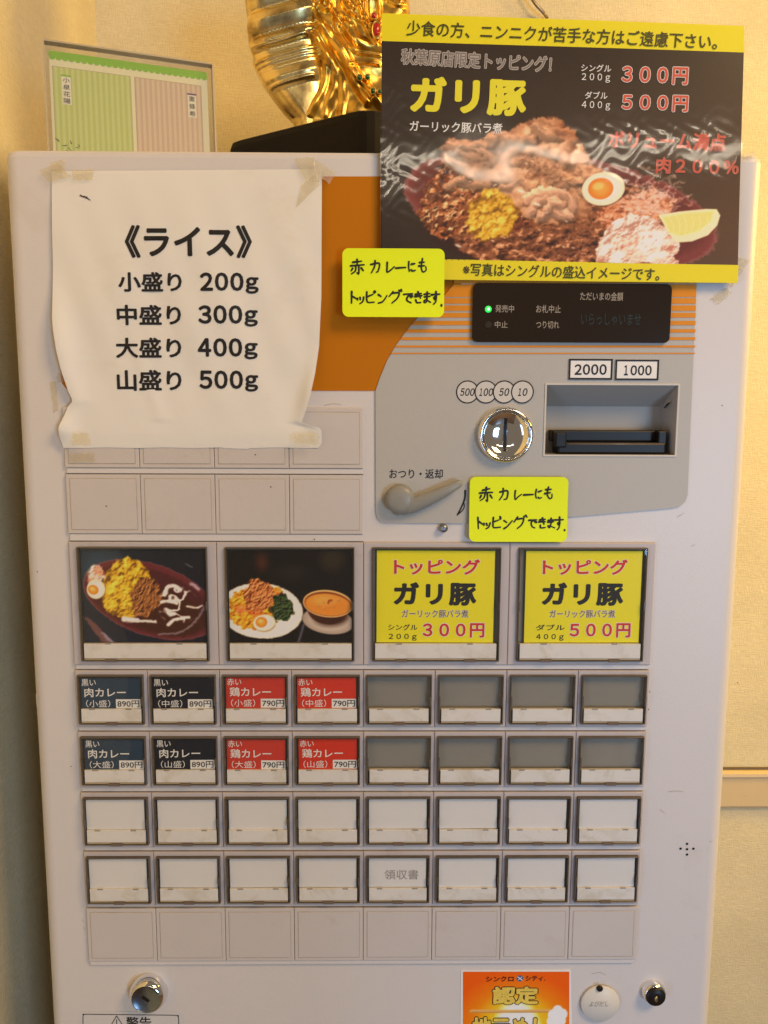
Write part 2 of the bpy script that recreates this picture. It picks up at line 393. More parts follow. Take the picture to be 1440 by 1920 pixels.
# ------------------------------------------------------------------ machine
ML, MR = X(41, 700), X(1402, 700)
ML, MR = -0.2625, 0.2775
ZT = at(700, 284).z
MBACK = 0.385
T = thing('ticket_machine', (0.0075, 0.19, 0), 'cream meal ticket vending machine with rows of selection buttons and an orange band', 'vending machine')
TO = Vector(T.location)
def P(mbx, name, parent=None):
    """mesh in world coordinates -> part of the machine"""
    return mbx.build(name, T, origin=TO) if parent is None else mbx.build(name, parent, origin=parent.matrix_basis.translation+TO)

hx0, hx1 = at(1022, 790).x, at(1267, 790).x; hz1, hz0 = at(1145, 722).z, at(1145, 853).z
# cabinet door: rounded upright edges, opening for the banknote mouth
R = 0.011; arc = []
colsL = [(ML, MBACK), (ML, 0.02)] + [(ML+R-R*math.cos(math.radians(a)), R-R*math.sin(math.radians(a))) for a in np.linspace(0, 90, 13)]
colsR = [(MR-R+R*math.sin(math.radians(a)), R-R*math.cos(math.radians(a))) for a in np.linspace(0, 90, 13)] + [(MR, 0.02), (MR, MBACK)]
cols = colsL + [(hx0, 0), (hx1, 0)] + colsR; nc = len(cols); ih = len(colsL)
rows = [(0.0, 0), (hz0, 0), (hz1, 0), (ZT-0.005, 0), (ZT-0.0022, 0.0006), (ZT-0.0006, 0.0022), (ZT, 0.005)]
vs = []
cxm = (ML+MR)/2
for z, ins in rows:
    for x, y in cols:
        k = (x-cxm)/abs(MR-cxm); xx = x - ins*max(-1, min(1, k*1.0)) if abs(x-cxm) > 0.2 else x
        vs.append((xx, y+ins*(1 if y < MBACK-0.01 else 0), z))
fs = []
for j in range(len(rows)-1):
    for i in range(nc-1):
        if j == 1 and i == ih: continue
        fs.append((j*nc+i, j*nc+i+1, (j+1)*nc+i+1, (j+1)*nc+i))
fs.append(tuple((len(rows)-1)*nc+i for i in range(nc)))
mb = MB(); mb.add(vs, fs, PANEL); P(mb, 'cabinet')

# orange film and its stripes, grey control panel
arcx = [(733, 704), (707, 713), (676, 726), (650, 741), (625, 759), (604, 776), (585, 795), (560, 826), (545, 850)]
mb = MB()
lo = [(112, 331), (1306, 331), (1304, 552)] + [(x, y) for y, x in arcx[::-1]] + [(135, 732), (124, 728), (117, 720), (114, 706)]
shape(mb, [pl(lo)], -0.0004, -0.0001, ORANGE); P(mb, 'orange_band')
mb = MB()
g = [(x, y) for y, x in arcx] ; g = g[::-1]
gl = [(1306, 500)] + [(900, 500)] + g + [(704.5, 958), (707, 970), (713, 977), (722, 979.5), (877, 981), (960, 977), (1065, 969), (1262, 952), (1274, 949), (1283, 941), (1288, 928)]
hole = [(hx0, hz0), (hx1, hz0), (hx1, hz1), (hx0, hz1)]
shape(mb, [pl(gl), hole], -0.0014, -0.0005, GREYP); P(mb, 'control_panel')
strip = [(505, 532), (533.5, 557.5), (559.5, 570), (573, 583.5), (587, 596), (602, 610), (617.5, 624), (632.5, 638), (648, 652), (661.5, 664)]
ay = [a for a, b in arcx][::-1]; ax = [b for a, b in arcx][::-1]
for a, b in strip:
    mb = MB(); xl = lambda y: float(np.interp(y, ay, ax))+0.5
    q = pl([(xl(a), a), (1304-(a-535)*0.02, a), (1304-(b-535)*0.02, b), (xl(b), b)])
    mb.add([(x, -0.0017, z) for x, z in q], [(3, 2, 1, 0)], ORANGE2); P(mb, 'orange_stripe')

# display
mb = MB(); a, b = at(884.5, 590), at(1254, 590)
dz1, dz0 = at(1070, 533).z, at(1070, 643).z
shape(mb, [rrect(a.x, b.x, dz0, dz1, 0.004)], -0.0042, -0.001, DISPL); disp = P(mb, 'status_display')
def sub(mbx, name, par):   # sub-part whose mesh is in world coordinates (parents sit at the machine's origin)
    return mbx.build(name, par, origin=TO)
mb = MB(); yt = -0.0044
for s_, r_ in (('ただいまの金額', (1085, 549, 1165, 565)), ('発売中', (927, 573, 962, 587)), ('お札中止', (1003, 573, 1049, 588)), ('中止', (926, 603, 950, 616)), ('つり切れ', (1003, 603, 1046, 617))):
    ptext(mb, s_, *r_, yt, LABELT, 0.012, 0.4)
ptext(mb, 'いらっしゃいませ', 1086, 589, 1198, 611, yt, LCD, 0.01, 0.2)
sub(mb, 'display_lettering', disp)
LED = mat('green_led', (0.05, 0.9, 0.15), 0.3, emit=((0.02, 0.8, 0.08), 0.9)); LEDC = mat('led_core', (0.7, 1, 0.75), 0.3, emit=((0.45, 1.0, 0.5), 2.0))
c = at(914, 581); mb = MB(); mb.lathe([(0.0024, -0.0043), (0.0022, -0.0049), (0.0012, -0.0054)], LED, c.x, c.z, 20); mb.lathe([(0.0010, -0.0054), (0.0006, -0.0057)], LEDC, c.x, c.z, 12); sub(mb, 'green_lamp', disp)
mb = MB(); c = at(914, 610); mb.lathe([(0.0026, -0.0043), (0.0022, -0.0047)], mat('unlit_lamp', (0.03, 0.02, 0.012), 0.3), c.x, c.z, 16); sub(mb, 'unlit_lamp', disp)

# banknote value plates
for body, (x0, x1, y0, y1), (t0, t1, u0, u1) in (('2000', (1065, 1147, 673, 712), (1076, 1136, 683, 703)), ('1000', (1152, 1233.5, 674.5, 713), (1167, 1220, 685, 704))):
    mb = MB(); xm = (x0+x1)/2; A = (at(x0, 693).x, at(x1, 693).x, at(xm, y1).z, at(xm, y0).z)
    mb.bbox(A[0], A[1], -0.0021, -0.0013, A[2], A[3], 0.0002, WHITE)
    k = 0.0013; mb.ring(A, (A[0]+k, A[1]-k, A[2]+k, A[3]-k), -0.0023, -0.0020, BLACK)
    ltext(mb, body, t0, u0, t1, u1, -0.0023, BLACK, 0.026); o = P(mb, 'banknote_value_plate'); tag(o, 'white plate reading '+body)
for i, (body, cx) in enumerate((('500', 876), ('100', 910.5), ('50', 944.5), ('10', 978.5))):
    c = at(cx, 735); r = 0.0084; mb = MB(); yy = -0.0016-0.0002*i
    mb.add([(x, yy, z) for x, z in circ(c.x, c.z, r, 40)], [tuple(range(40))], BLACK)
    mb.add([(x, yy-0.0001, z) for x, z in circ(c.x, c.z, r-0.0009, 40)], [tuple(range(40))], mat('pale_grey_print', (0.60, 0.57, 0.52), 0.5))
    wd = 13.5 if len(body) == 3 else 9.5
    ltext(mb, body, cx-wd, 728, cx+wd, 742.5, yy-0.0002, BLACK, 0.022, gap=0.08, shear=0.22); tag(P(mb, 'coin_value_ring'), 'round mark reading '+body)

# coin entry
c = at(946, 815); mb = MB()
mb.lathe([(0.0203, -0.001), (0.0206, -0.0035), (0.0203, -0.0062), (0.0193, -0.0080), (0.0181, -0.0084), (0.0172, -0.0078), (0.0168, -0.0066)], CHROME, c.x, c.z, 64, cap=False)
coin = P(mb, 'coin_entry')
mb = MB(); mb.lathe([(0.0168, -0.0066), (0.0155, -0.0050), (0.012, -0.0032), (0.008, -0.0022), (0.004, -0.0018), (0.0, -0.0017)], CHROME, c.x, c.z, 64); sub(mb, 'polished_dish', coin)
mb = MB(); dish = lambda r: np.interp(r, [0, .004, .008, .012, .0155], [-.0017, -.0018, -.0022, -.0032, -.0050])
zs = np.linspace(-0.0118, 0.0118, 13); vs = [(c.x+sx*(0.00115), dish(abs(z))-0.0005, c.z+z) for z in zs for sx in (-1, 1)]
mb.add(vs, [(2*i, 2*i+1, 2*i+3, 2*i+2) for i in range(12)], BLACKP)
for sx in (-1, 1):
    vs = [(c.x+sx*(0.00115+k*0.0005), dish(abs(z))-0.0006+k*0.0006, c.z+z) for z in zs for k in (0, 1)]; mb.add(vs, [(2*i, 2*i+1, 2*i+3, 2*i+2) for i in range(12)], DULLST)
sub(mb, 'coin_slot', coin)

# banknote recess
RECM = mat('recess_grey', (0.40, 0.375, 0.34), 0.45); mb = MB(); d = 0.024; e = 0.0004
zc = at(1145, 762, d).z
f0 = [(hx0, 0, hz0), (hx1, 0, hz0), (hx1, 0, hz1), (hx0, 0, hz1)]; b0 = [(hx0+0.001, d, hz0+0.001), (hx1-0.003, d, hz0+0.001), (hx1-0.003, d, zc), (hx0+0.001, d, zc)]
mb.add(f0+b0, [(0, 1, 5, 4), (1, 2, 6, 5), (2, 3, 7, 6), (3, 0, 4, 7), (4, 5, 6, 7)], RECM)
mb.ring((hx0-0.0012, hx1+0.0012, hz0-0.0012, hz1+0.0012), (hx0+0.0002, hx1-0.0002, hz0+0.0002, hz1-0.0002), -0.0021, -0.0013, mat('pale_trim', (0.60, 0.56, 0.50), 0.4), 0.0002)
rec = P(mb, 'banknote_recess')
mb = MB(); x0, x1 = at(1034, 830, 0.012).x, at(1242, 830, 0.012).x
za, zb_, zm = at(1140, 807, 0.012).z, at(1140, 851, 0.006).z, at(1140, 829, 0.004).z
mb.bbox(x0, x1, 0.012, d, zm, za, 0.001, BLACKP)
mb.bbox(x0+0.003, x1, 0.003, 0.022, zb_, zm, 0.0016, BLACKP)
mb.tube([(x0+0.008, 0.0035, zm-0.0015), (x1-0.002, 0.0035, zm-0.0015)], 0.0007, mat('lip_highlight', (0.16, 0.12, 0.08), 0.25), 8)  # paler bar along the lip, a highlight put into its colour
mb.bbox(x0+0.001, x0+0.009, 0.0015, 0.012, zm-0.004, za-0.001, 0.001, BLACKP)
mb.bbox(x1-0.006, x1+0.0005, 0.004, 0.014, zm-0.002, za, 0.001, BLACKP)
sub(mb, 'banknote_mouth', rec)
mb = MB(); q0 = at(1246, 764, d*0.7); q1 = at(1254, 756, d*0.2)
mb.tube([q0, q1], 0.0006, BLACKP, 8); sub(mb, 'small_peg', rec)

# return lever
mb = MB(); c = at(750, 934)
mb.lathe([(0.0108, -0.001), (0.0108, -0.0065), (0.0104, -0.0090), (0.0090, -0.0106), (0.0058, -0.0114), (0.002, -0.0116)], LEVERM, c.x, c.z, 40)
lev = P(mb, 'return_lever')
mb = MB(); pts = catmull([at(744, 948, -0.005), at(768, 948, -0.0065), at(802, 936, -0.0085), at(838, 919, -0.0095), at(866, 904, -0.0085)], 6)
n = len(pts); mb.tube([tuple(p) for p in pts], [0.0074-0.0046*(i/(n-1))**0.9 if i < n-1 else 0.0018 for i in range(n)], LEVERM, 20, 0.62); sub(mb, 'lever_handle', lev)
mb = MB(); ptext(mb, 'おつり・返却', 730, 879, 830, 897, -0.0016, BLACK, 0.012); P(mb, 'lever_lettering')
mb = MB(); c = at(831, 989); mb.lathe([(0.0032, 0), (0.0034, -0.003), (0.0028, -0.0048), (0.0015, -0.0054)], DULLST, c.x, c.z, 20); P(mb, 'metal_stud')
mb = MB()
ink(mb, pl([(872, 919), (871, 934), (865, 950), (857, 965)]), 0.0015, -0.0017, BLACK, 0.3); ink(mb, pl([(858, 964), (866, 957), (870, 950), (870, 943)]), 0.0010, -0.0018, BLACK, 0.4)
P(mb, 'pen_mark')

# ------------------------------------------------------------------ selection buttons
PX = 0.05487; X0 = -0.2276                    # column pitch and left end of the grid
ZL, ZS = CAMZ-0.1064, [CAMZ-a for a in (0.2055, 0.2546, 0.3040, 0.3532)]; ZB = CAMZ-0.4010
LIP = 0.0040

def card_curry(kind, size, price):
    """local mm card: 0..1 across, 0..1 down"""
    return kind, size, price

def small_card(w_, h_, spec):
    """one mesh: card with its print. origin at the card's centre"""
    mb = MB(); U = lambda u: (u-0.5)*w_; V = lambda v: (0.5-v)*h_
    if spec is None: return None
    if spec[0] == 'blank':
        mb.quad(U(0), U(1), V(1), V(0), 0, WHITECARD)
        if len(spec) > 1: text(mb, spec[1], U(.27), U(.87), V(.74), V(.40), -0.0001, PRICE, 0.01)
        return mb
    head, body, size, price, cm = spec
    mb.quad(U(0), U(1), V(1), V(0), 0, cm)
    text(mb, head, U(.02), U(.26), V(.26), V(.03), -0.0001, WHITE, 0.006)
    text(mb, body, U(.06), U(.76), V(.62), V(.32), -0.0001, WHITE, 0.014)
    text(mb, size, U(.08), U(.49), V(.955), V(.71), -0.0001, WHITE, 0.004)
    mb.quad(U(.585), U(1.0), V(.985), V(.69), -0.0001, WHITE)
    text(mb, price, U(.61), U(.98), V(.95), V(.73), -0.0002, BLACK, 0.01)
    return mb

def topping_card(w_, h_, size, grams, price):
    mb = MB(); U = lambda u: (u-0.5)*w_; V = lambda v: (0.5-v)*h_
    mb.quad(U(0), U(1), V(1), V(0), 0, YELC)
    text(mb, 'トッピング', U(.145), U(.875), V(.258), V(.09), -0.0001, WHITE, 0.06, ref=0.03)
    text(mb, 'トッピング', U(.145), U(.875), V(.258), V(.09), -0.0002, REDP, 0.03)
    text(mb, 'ガリ豚', U(.145), U(.85), V(.595), V(.34), -0.0002, BLACK, 0.045, space=1.12)
    text(mb, 'ガーリック豚バラ煮', U(.215), U(.785), V(.725), V(.64), -0.0001, WHITE, 0.05, ref=0.01)
    text(mb, 'ガーリック豚バラ煮', U(.215), U(.785), V(.725), V(.64), -0.0002, mat('brown_print', (0.16, 0.10, 0.03), .5), 0.01)
    text(mb, size, U(.10), U(.35), V(.865), V(.80), -0.0002, BLACK, 0.012)
    text(mb, grams, U(.105), U(.345), V(.98), V(.905), -0.0002, BLACK, 0.012)
    text(mb, price, U(.395), U(.925), V(.945), V(.785), -0.0001, WHITE, 0.065, ref=0.03)
    text(mb, price, U(.395), U(.925), V(.945), V(.785), -0.0002, REDP, 0.03)
    return mb

def shell_parts(W, H, wf, hf, ntab, empty=False):
    """meshes of a button: bezel ring, smoked cap frame, strip, pane (origin: cell centre)"""
    g_ = 0.00018
    o = (-W/2+g_, W/2-g_, -H/2, H/2); i = (-wf/2+0.0004, wf/2-0.0004, -hf/2+0.0004, hf/2-0.0004)
    a = MB(); a.ring(o, i, -0.0034, 0.0, CELL, 0.0005); a.quad(i[0], i[1], i[2], i[3], -0.0006, WELL)
    k = 0.0009; b = MB(); b.ring((-wf/2, wf/2, -hf/2, hf/2), (-wf/2+k, wf/2-k, -hf/2+k, hf/2-k), -0.0066, -0.0008, SMOKE, 0.0004)
    for t in ((0,) if ntab == 1 else (-0.27, 0.27)):      # tab notches at the foot
        b.box(t*wf-0.0042, t*wf+0.0042, -0.0069, -0.0045, -hf/2-0.0003, -hf/2+0.0018, SEAM)
    for sx in (-1, 1):                                     # side clips
        b.box(sx*(wf/2-k*0.9)-0.0006, sx*(wf/2-k*0.9)+0.0006, -0.0072, -0.006, -0.004, 0.003, SMOKE)
    return a, b

def strip_mesh(wf, hf, hs):
    m_ = MB(); x = wf/2-0.0021; z0 = -hf/2+0.0022
    m_.bbox(-x, x, -0.0058, -0.0030, z0, z0+hs, 0.0003, CREAMP)
    for t in (-0.29, 0.27): m_.box(t*wf-0.0022, t*wf+0.0022, -0.0060, -0.0056, z0+hs-0.0005, z0+hs+0.0004, mat('tab_grey', (0.33, 0.29, 0.24), .5))
    m_.box(-x, x, -0.0056, -0.0035, z0-0.0010, z0-0.0003, mat('amber_plastic_edge', (0.55, 0.42, 0.24), .35))
    return m_
def mk(mbx, nm): 
    o = mbx.build(nm); me = o.data; bpy.data.objects.remove(o); return me
def inst(name, me, parent, loc=(0, 0, 0)):
    o = bpy.data.objects.new(name, me); COL.objects.link(o); o.parent = parent; o.location = loc; return o

random.seed(4)
SW, SH, SWF, SHF, SHS = PX, 0.0450, 0.0497, 0.0388, 0.0100
sa, sb = shell_parts(SW, SH, SWF, SHF, 1); ME = {'bezel': mk(sa, 'bezel'), 'cap': mk(sb, 'cap_frame'), 'strip': mk(strip_mesh(SWF, SHF, SHS), 'label_strip')}
def pane_mesh(wf, hf):
    m_ = MB(); k = 0.0010; m_.quad(-wf/2+k, wf/2-k, -hf/2+k, hf/2-k, -0.00635, PANE); return mk(m_, 'clear_pane')
ME['pane'] = pane_mesh(SWF, SHF)
CW, CH = 0.0450, 0.0243
KURO, AKA = ('黒い', '肉カレー'), ('赤い', '鶏カレー')
cards = {}
def getcard(spec):
    key = str([getattr(s, 'name', s) for s in spec]) 
    if key not in cards: cards[key] = mk(small_card(CW, CH, spec), 'menu_card')
    return cards[key]
grid = []
for j, (l0, l1) in enumerate((('（小盛）', '（中盛）'), ('（大盛）', '（山盛）'))):
    grid.append([(*KURO, l0, '890円', NAVY), (*KURO, l1, '890円', INKC), (*AKA, l0, '790円', REDC), (*AKA, l1, '790円', mat('bright_red_card', (0.66, 0.035, 0.012), .45, var=.05, vscale=25))] + [None]*4)
grid.append([('blank',)]*8); grid.append([('blank',)]*4 + [('blank', '領収書')] + [('blank',)]*3)
for j in range(4):
    z = ZS[j]-SH/2
    for i in range(8):
        cx = X0+PX*(i+0.5)
        b = inst('selection_button', ME['bezel'], T, Vector((cx, 0, z))-TO)
        inst('cap_frame', ME['cap'], b)
        sp = grid[j][i]; dx, dz, rt = random.uniform(-.0005, .0005), random.uniform(-.0004, .0003), random.uniform(-.008, .008)
        o = inst('label_strip', ME['strip'], b, (dx*0.5, 0, 0)); o.rotation_euler = (0, rt*0.4, 0)
        if sp:
            o = inst('menu_card', getcard(sp), b, (dx-0.0003, -0.0040, SHF/2-0.0022-CH/2+dz)); o.rotation_euler = (0, rt, 0)
        inst('clear_pane', ME['pane'], b)
        lab = None
        if sp is None: lab = 'button with an empty grey window'
        elif sp[0] == 'blank': lab = 'button marked 領収書' if len(sp) > 1 else 'button with a blank white card'
        else: lab = ('dark' if sp[0] == '黒い' else 'red')+' button reading '+sp[0]+sp[1]+sp[2]+sp[3]
        b['label'] = lab

# rails under the rows
def rail(z1, z0, x0, x1):
    m_ = MB(); m_.bbox(x0+0.0008, x1-0.0008, -0.0020, -0.0001, z0+0.0004, z1-0.0003, 0.0004, PANEL)
    m_.box(x0+0.0002, x1-0.0002, -0.0006, -0.0001, z0, z0+0.0005, SEAM); P(m_, 'row_rail')
for j in range(4):
    zz = ZS[j]-SH; nx = (ZS[j+1] if j < 3 else ZB); rail(zz, nx+0.0003, X0, X0+8*PX)

# food photographs of the two big curry buttons are painted on dense meshes
class Canvas:
    def __init__(s, x0, y0, x1, y1, sc, bg_):
        s.x0, s.y0, s.sc = x0, y0, sc; s.w, s.h = int((x1-x0)*sc), int((y1-y0)*sc); s.x1, s.y1 = x1, y1
        s.a = np.zeros((s.h, s.w, 3)); s.a[:] = bg_
        s.rs = np.random.RandomState(5)
    def _win(s, xa, xb, ya, yb):
        i0, i1 = max(0, int((xa-s.x0)*s.sc)-1), min(s.w, int((xb-s.x0)*s.sc)+2); j0, j1 = max(0, int((ya-s.y0)*s.sc)-1), min(s.h, int((yb-s.y0)*s.sc)+2)
        if i1 <= i0 or j1 <= j0: return None
        xx, yy = np.meshgrid(s.x0+(np.arange(i0, i1)+.5)/s.sc, s.y0+(np.arange(j0, j1)+.5)/s.sc)
        return (slice(j0, j1), slice(i0, i1)), xx, yy
    def ell(s, cx, cy, rx, ry, rot, col, soft=1.0, alpha=1.0, ring=None, edge=None):
        r = max(rx, ry)+3*soft+2; w_ = s._win(cx-r, cx+r, cy-r, cy+r)
        if w_ is None: return
        sl, xx, yy = w_; c, n_ = math.cos(math.radians(rot)), math.sin(math.radians(rot)); dx, dy = xx-cx, yy-cy
        u, v = (dx*c+dy*n_)/rx, (-dx*n_+dy*c)/ry; q = np.sqrt(u*u+v*v)
        dist = (q-1)*min(rx, ry)
        if ring: m_ = np.clip(1-np.abs(dist)/ring, 0, 1)
        else: m_ = np.clip(0.5-dist/(2*soft), 0, 1)
        C = np.array(col, float)
        if edge is not None:
            t = np.clip(q, 0, 1)[..., None]**2; C = C*(1-t)+np.array(edge, float)*t
        a = (m_*alpha)[..., None]; s.a[sl] = s.a[sl]*(1-a)+C*a
    def poly(s, pts, col, soft=1.0, alpha=1.0, rough=0):
        P_ = np.array(pts, float); w_ = s._win(P_[:, 0].min()-3, P_[:, 0].max()+3, P_[:, 1].min()-3, P_[:, 1].max()+3)
        if w_ is None: return
        sl, xx, yy = w_; ins = np.zeros(xx.shape, bool); dm = np.full(xx.shape, 1e9); n_ = len(P_)
        for i in range(n_):
            a, b = P_[i], P_[(i+1) % n_]; e_ = b-a
            cond = ((a[1] > yy) != (b[1] > yy)) & (xx < (b[0]-a[0])*(yy-a[1])/((b[1]-a[1]) or 1e-9)+a[0]); ins ^= cond
            t = np.clip(((xx-a[0])*e_[0]+(yy-a[1])*e_[1])/(e_@e_+1e-9), 0, 1); dm = np.minimum(dm, np.hypot(xx-a[0]-t*e_[0], yy-a[1]-t*e_[1]))
        sd = np.where(ins, -dm, dm)
        if rough: sd = sd+rough*s.noise(xx, yy, 7)
        a_ = (np.clip(0.5-sd/(2*soft), 0, 1)*alpha)[..., None]; s.a[sl] = s.a[sl]*(1-a_)+np.array(col, float)*a_
    def noise(s, xx, yy, L_):
        return (np.sin(xx/L_+1.3*np.sin(yy/L_*0.9))+np.sin(yy/L_*1.2+1.7*np.sin(xx/L_*0.7)))/2
    def stroke(s, pts, wd, col, soft=0.8, alpha=1.0, hi=0.0):
        P_ = np.array(catmull(pts, 4)); w_ = s._win(P_[:, 0].min()-wd-2, P_[:, 0].max()+wd+2, P_[:, 1].min()-wd-2, P_[:, 1].max()+wd+2)
        if w_ is None: return
        sl, xx, yy = w_; dm = np.full(xx.shape, 1e9); sg = np.zeros(xx.shape)
        for a, b in zip(P_[:-1], P_[1:]):
            e_ = b-a; t = np.clip(((xx-a[0])*e_[0]+(yy-a[1])*e_[1])/(e_@e_+1e-9), 0, 1); ox, oy = xx-a[0]-t*e_[0], yy-a[1]-t*e_[1]; d_ = np.hypot(ox, oy)
            c_ = d_ < dm; sg = np.where(c_, -oy-0.4*ox, sg); dm = np.minimum(dm, d_)
        a_ = (np.clip(0.5-(dm-wd/2)/(2*soft), 0, 1)*alpha)[..., None]; C = np.array(col, float)*(1+hi*np.clip(sg/(wd/2), -1, 1))[..., None]
        s.a[sl] = s.a[sl]*(1-a_)+np.clip(C, 0, 255)*a_
    def shreds(s, n_, inside, pal, L_=(8, 18), W_=(2, 5), hi=0.35, bend=1.0, order=False):
        """heap of short curled strips"""
        k = 0; pts = []
        while len(pts) < n_ and k < n_*30:
            k += 1; p = (s.rs.uniform(s.x0, s.x1), s.rs.uniform(s.y0, s.y1))
            if inside(*p): pts.append(p)
        for x, y in pts:
            a = s.rs.uniform(0, math.pi*2); l_ = s.rs.uniform(*L_); b = a+s.rs.uniform(-1.6, 1.6)*bend
            c = np.array(pal[s.rs.randint(len(pal))])*s.rs.uniform(0.75, 1.15); w_ = s.rs.uniform(*W_)
            q = [(x, y), (x+math.cos(a)*l_/2, y+math.sin(a)*l_/2), (x+math.cos(a)*l_/2+math.cos(b)*l_/2, y+math.sin(a)*l_/2+math.sin(b)*l_/2)]
            s.stroke([(u+0.8, v+1.4) for u, v in q], w_+1.2, c*0.4, 1.6, 0.45); s.stroke(q, w_, c, 0.7, 0.95, hi)
    def blobs(s, n_, inside, pal, R_=(2, 4)):
        for _ in range(n_*20):
            if n_ <= 0: break
            x, y = s.rs.uniform(s.x0, s.x1), s.rs.uniform(s.y0, s.y1)
            if not inside(x, y): continue
            n_ -= 1; r = s.rs.uniform(*R_); c = np.array(pal[s.rs.randint(len(pal))])*s.rs.uniform(0.85, 1.12)
            s.ell(x+0.6, y+1.1, r*1.1, r, 0, c*0.5, 1, 0.5); s.ell(x, y, r, r*0.85, s.rs.uniform(0, 180), np.clip(c*1.1, 0, 255), 0.8, 1, edge=c*0.78)
    def field(s, L_, octv=4, seed=0, win=None, ani=(1, 1, 0)):
        """fractal value noise, about -1..1, feature size L_ in photo pixels"""
        rs = np.random.RandomState(seed+11); yy, xx = np.mgrid[0:s.h, 0:s.w].astype(float)
        c_, n_ = math.cos(ani[2]), math.sin(ani[2]); X_, Y_ = (xx*c_+yy*n_)/ani[0], (-xx*n_+yy*c_)/ani[1]; X_ = X_-X_.min(); Y_ = Y_-Y_.min()
        out = np.zeros((s.h, s.w)); amp = 1.0; tot = 0
        for o_ in range(octv):
            k = max(1.2, L_*s.sc/2**o_); fy, fx = Y_/k, X_/k; g_ = rs.uniform(-1, 1, (int(fy.max())+3, int(fx.max())+3))
            iy, ix = fy.astype(int), fx.astype(int); ty, tx = fy-iy, fx-ix; ty = ty*ty*(3-2*ty); tx = tx*tx*(3-2*tx)
            out += amp*(g_[iy, ix]*(1-ty)*(1-tx)+g_[iy+1, ix]*ty*(1-tx)+g_[iy, ix+1]*(1-ty)*tx+g_[iy+1, ix+1]*ty*tx); tot += amp; amp *= 0.6
        return out/tot*1.6
    def maskpoly(s, pts, rough=4, L_=12, seed=3, soft=1.2):
        xx, yy = np.meshgrid(s.x0+(np.arange(s.w)+.5)/s.sc, s.y0+(np.arange(s.h)+.5)/s.sc); P_ = np.array(pts, float); ins = np.zeros(xx.shape, bool); dm = np.full(xx.shape, 1e9)
        for i in range(len(P_)):
            a, b = P_[i], P_[(i+1) % len(P_)]; e_ = b-a
            ins ^= ((a[1] > yy) != (b[1] > yy)) & (xx < (b[0]-a[0])*(yy-a[1])/((b[1]-a[1]) or 1e-9)+a[0])
            t = np.clip(((xx-a[0])*e_[0]+(yy-a[1])*e_[1])/(e_@e_+1e-9), 0, 1); dm = np.minimum(dm, np.hypot(xx-a[0]-t*e_[0], yy-a[1]-t*e_[1]))
        sd = np.where(ins, -dm, dm)+rough*s.field(L_, 3, seed)
        return np.clip(0.5-sd/(2*soft), 0, 1), np.clip(-sd, 0, None)
    def crumb(s, pts, dark, mid, light, L_=7, k=1.0, rough=4, seed=1, ridge=False, ani=(1, 1, 0), pal=None, gloss=0.0, alpha=1.0, lump=0, octv=4):
        """a heap of crumbly or stringy food lit from the upper left"""
        m_, dep = s.maskpoly(pts, rough, max(6, L_*1.5), seed); n_ = s.field(L_, octv, seed+20, ani=ani)
        if ridge: n_ = 1-2*np.abs(n_)
        if lump: n_ = n_+1.3*s.field(lump, 2, seed+33)
        gy, gx = np.gradient(n_*L_*s.sc*0.5); sh = np.clip((-gy*0.8-gx*0.5)*0.9*k, -1.2, 1.2)+0.35*n_*k
        sh = sh+np.clip(dep/10, 0, 1)*0.25-0.25
        D, M_, L2 = [np.array(q, float) for q in (dark, mid, light)]; t = np.clip(sh, -1, 1)[..., None]
        C = np.where(t < 0, M_+(D-M_)*(-t), M_+(L2-M_)*t)
        if pal is not None: C = C*(1+(np.array(pal)/np.array(mid, float)-1)*np.clip(s.field(L_*3, 2, seed+50)*1.5, 0, 1)[..., None])
        if gloss: C = C+np.clip(sh-0.75, 0, 1)[..., None]*3*gloss*np.array([120, 110, 100])
        a = (m_*alpha)[..., None]; s.a = s.a*(1-a)+np.clip(C, 0, 255)*a
    def slice_(s, pts, wd, col, seed=0):
        """a folded slice of pork: broad band, pale fat rim, soft sheen"""
        c = np.array(col, float); s.stroke([(u+1.5, v+3) for u, v in pts], wd+3, c*0.35, 2.5, .55); s.stroke(pts, wd, c, .8, 1, .28)
        s.stroke([(u-1, v-wd*.33) for u, v in pts], wd*.22, np.clip(c*1.22+12, 0, 255), 1.2, .8); s.stroke([(u+1, v+wd*.18) for u, v in pts], wd*.14, c*.8, 1.5, .6)
    def warp(s, amp, L_, blur=0.25):
        yy, xx = np.mgrid[0:s.h, 0:s.w].astype(float); k = max(2, int(L_*s.sc))
        def field():
            g_ = s.rs.normal(0, 1, (s.h//k+3, s.w//k+3)); fy, fx = yy/k, xx/k; iy, ix = fy.astype(int), fx.astype(int); ty, tx = fy-iy, fx-ix; ty = ty*ty*(3-2*ty); tx = tx*tx*(3-2*tx)
            return (g_[iy, ix]*(1-ty)*(1-tx)+g_[iy+1, ix]*ty*(1-tx)+g_[iy, ix+1]*(1-ty)*tx+g_[iy+1, ix+1]*ty*tx)
        sx = np.clip(xx+field()*amp*s.sc, 0, s.w-1.001); sy = np.clip(yy+field()*amp*s.sc, 0, s.h-1.001); ix, iy = sx.astype(int), sy.astype(int); tx, ty = (sx-ix)[..., None], (sy-iy)[..., None]; A = s.a
        B = A[iy, ix]*(1-tx)*(1-ty)+A[iy, np.minimum(ix+1, s.w-1)]*tx*(1-ty)+A[np.minimum(iy+1, s.h-1), ix]*(1-tx)*ty+A[np.minimum(iy+1, s.h-1), np.minimum(ix+1, s.w-1)]*tx*ty
        C = B.copy(); C[1:-1, 1:-1] = B[1:-1, 1:-1]*(1-blur)+blur*0.25*(B[:-2, 1:-1]+B[2:, 1:-1]+B[1:-1, :-2]+B[1:-1, 2:]); s.a = C
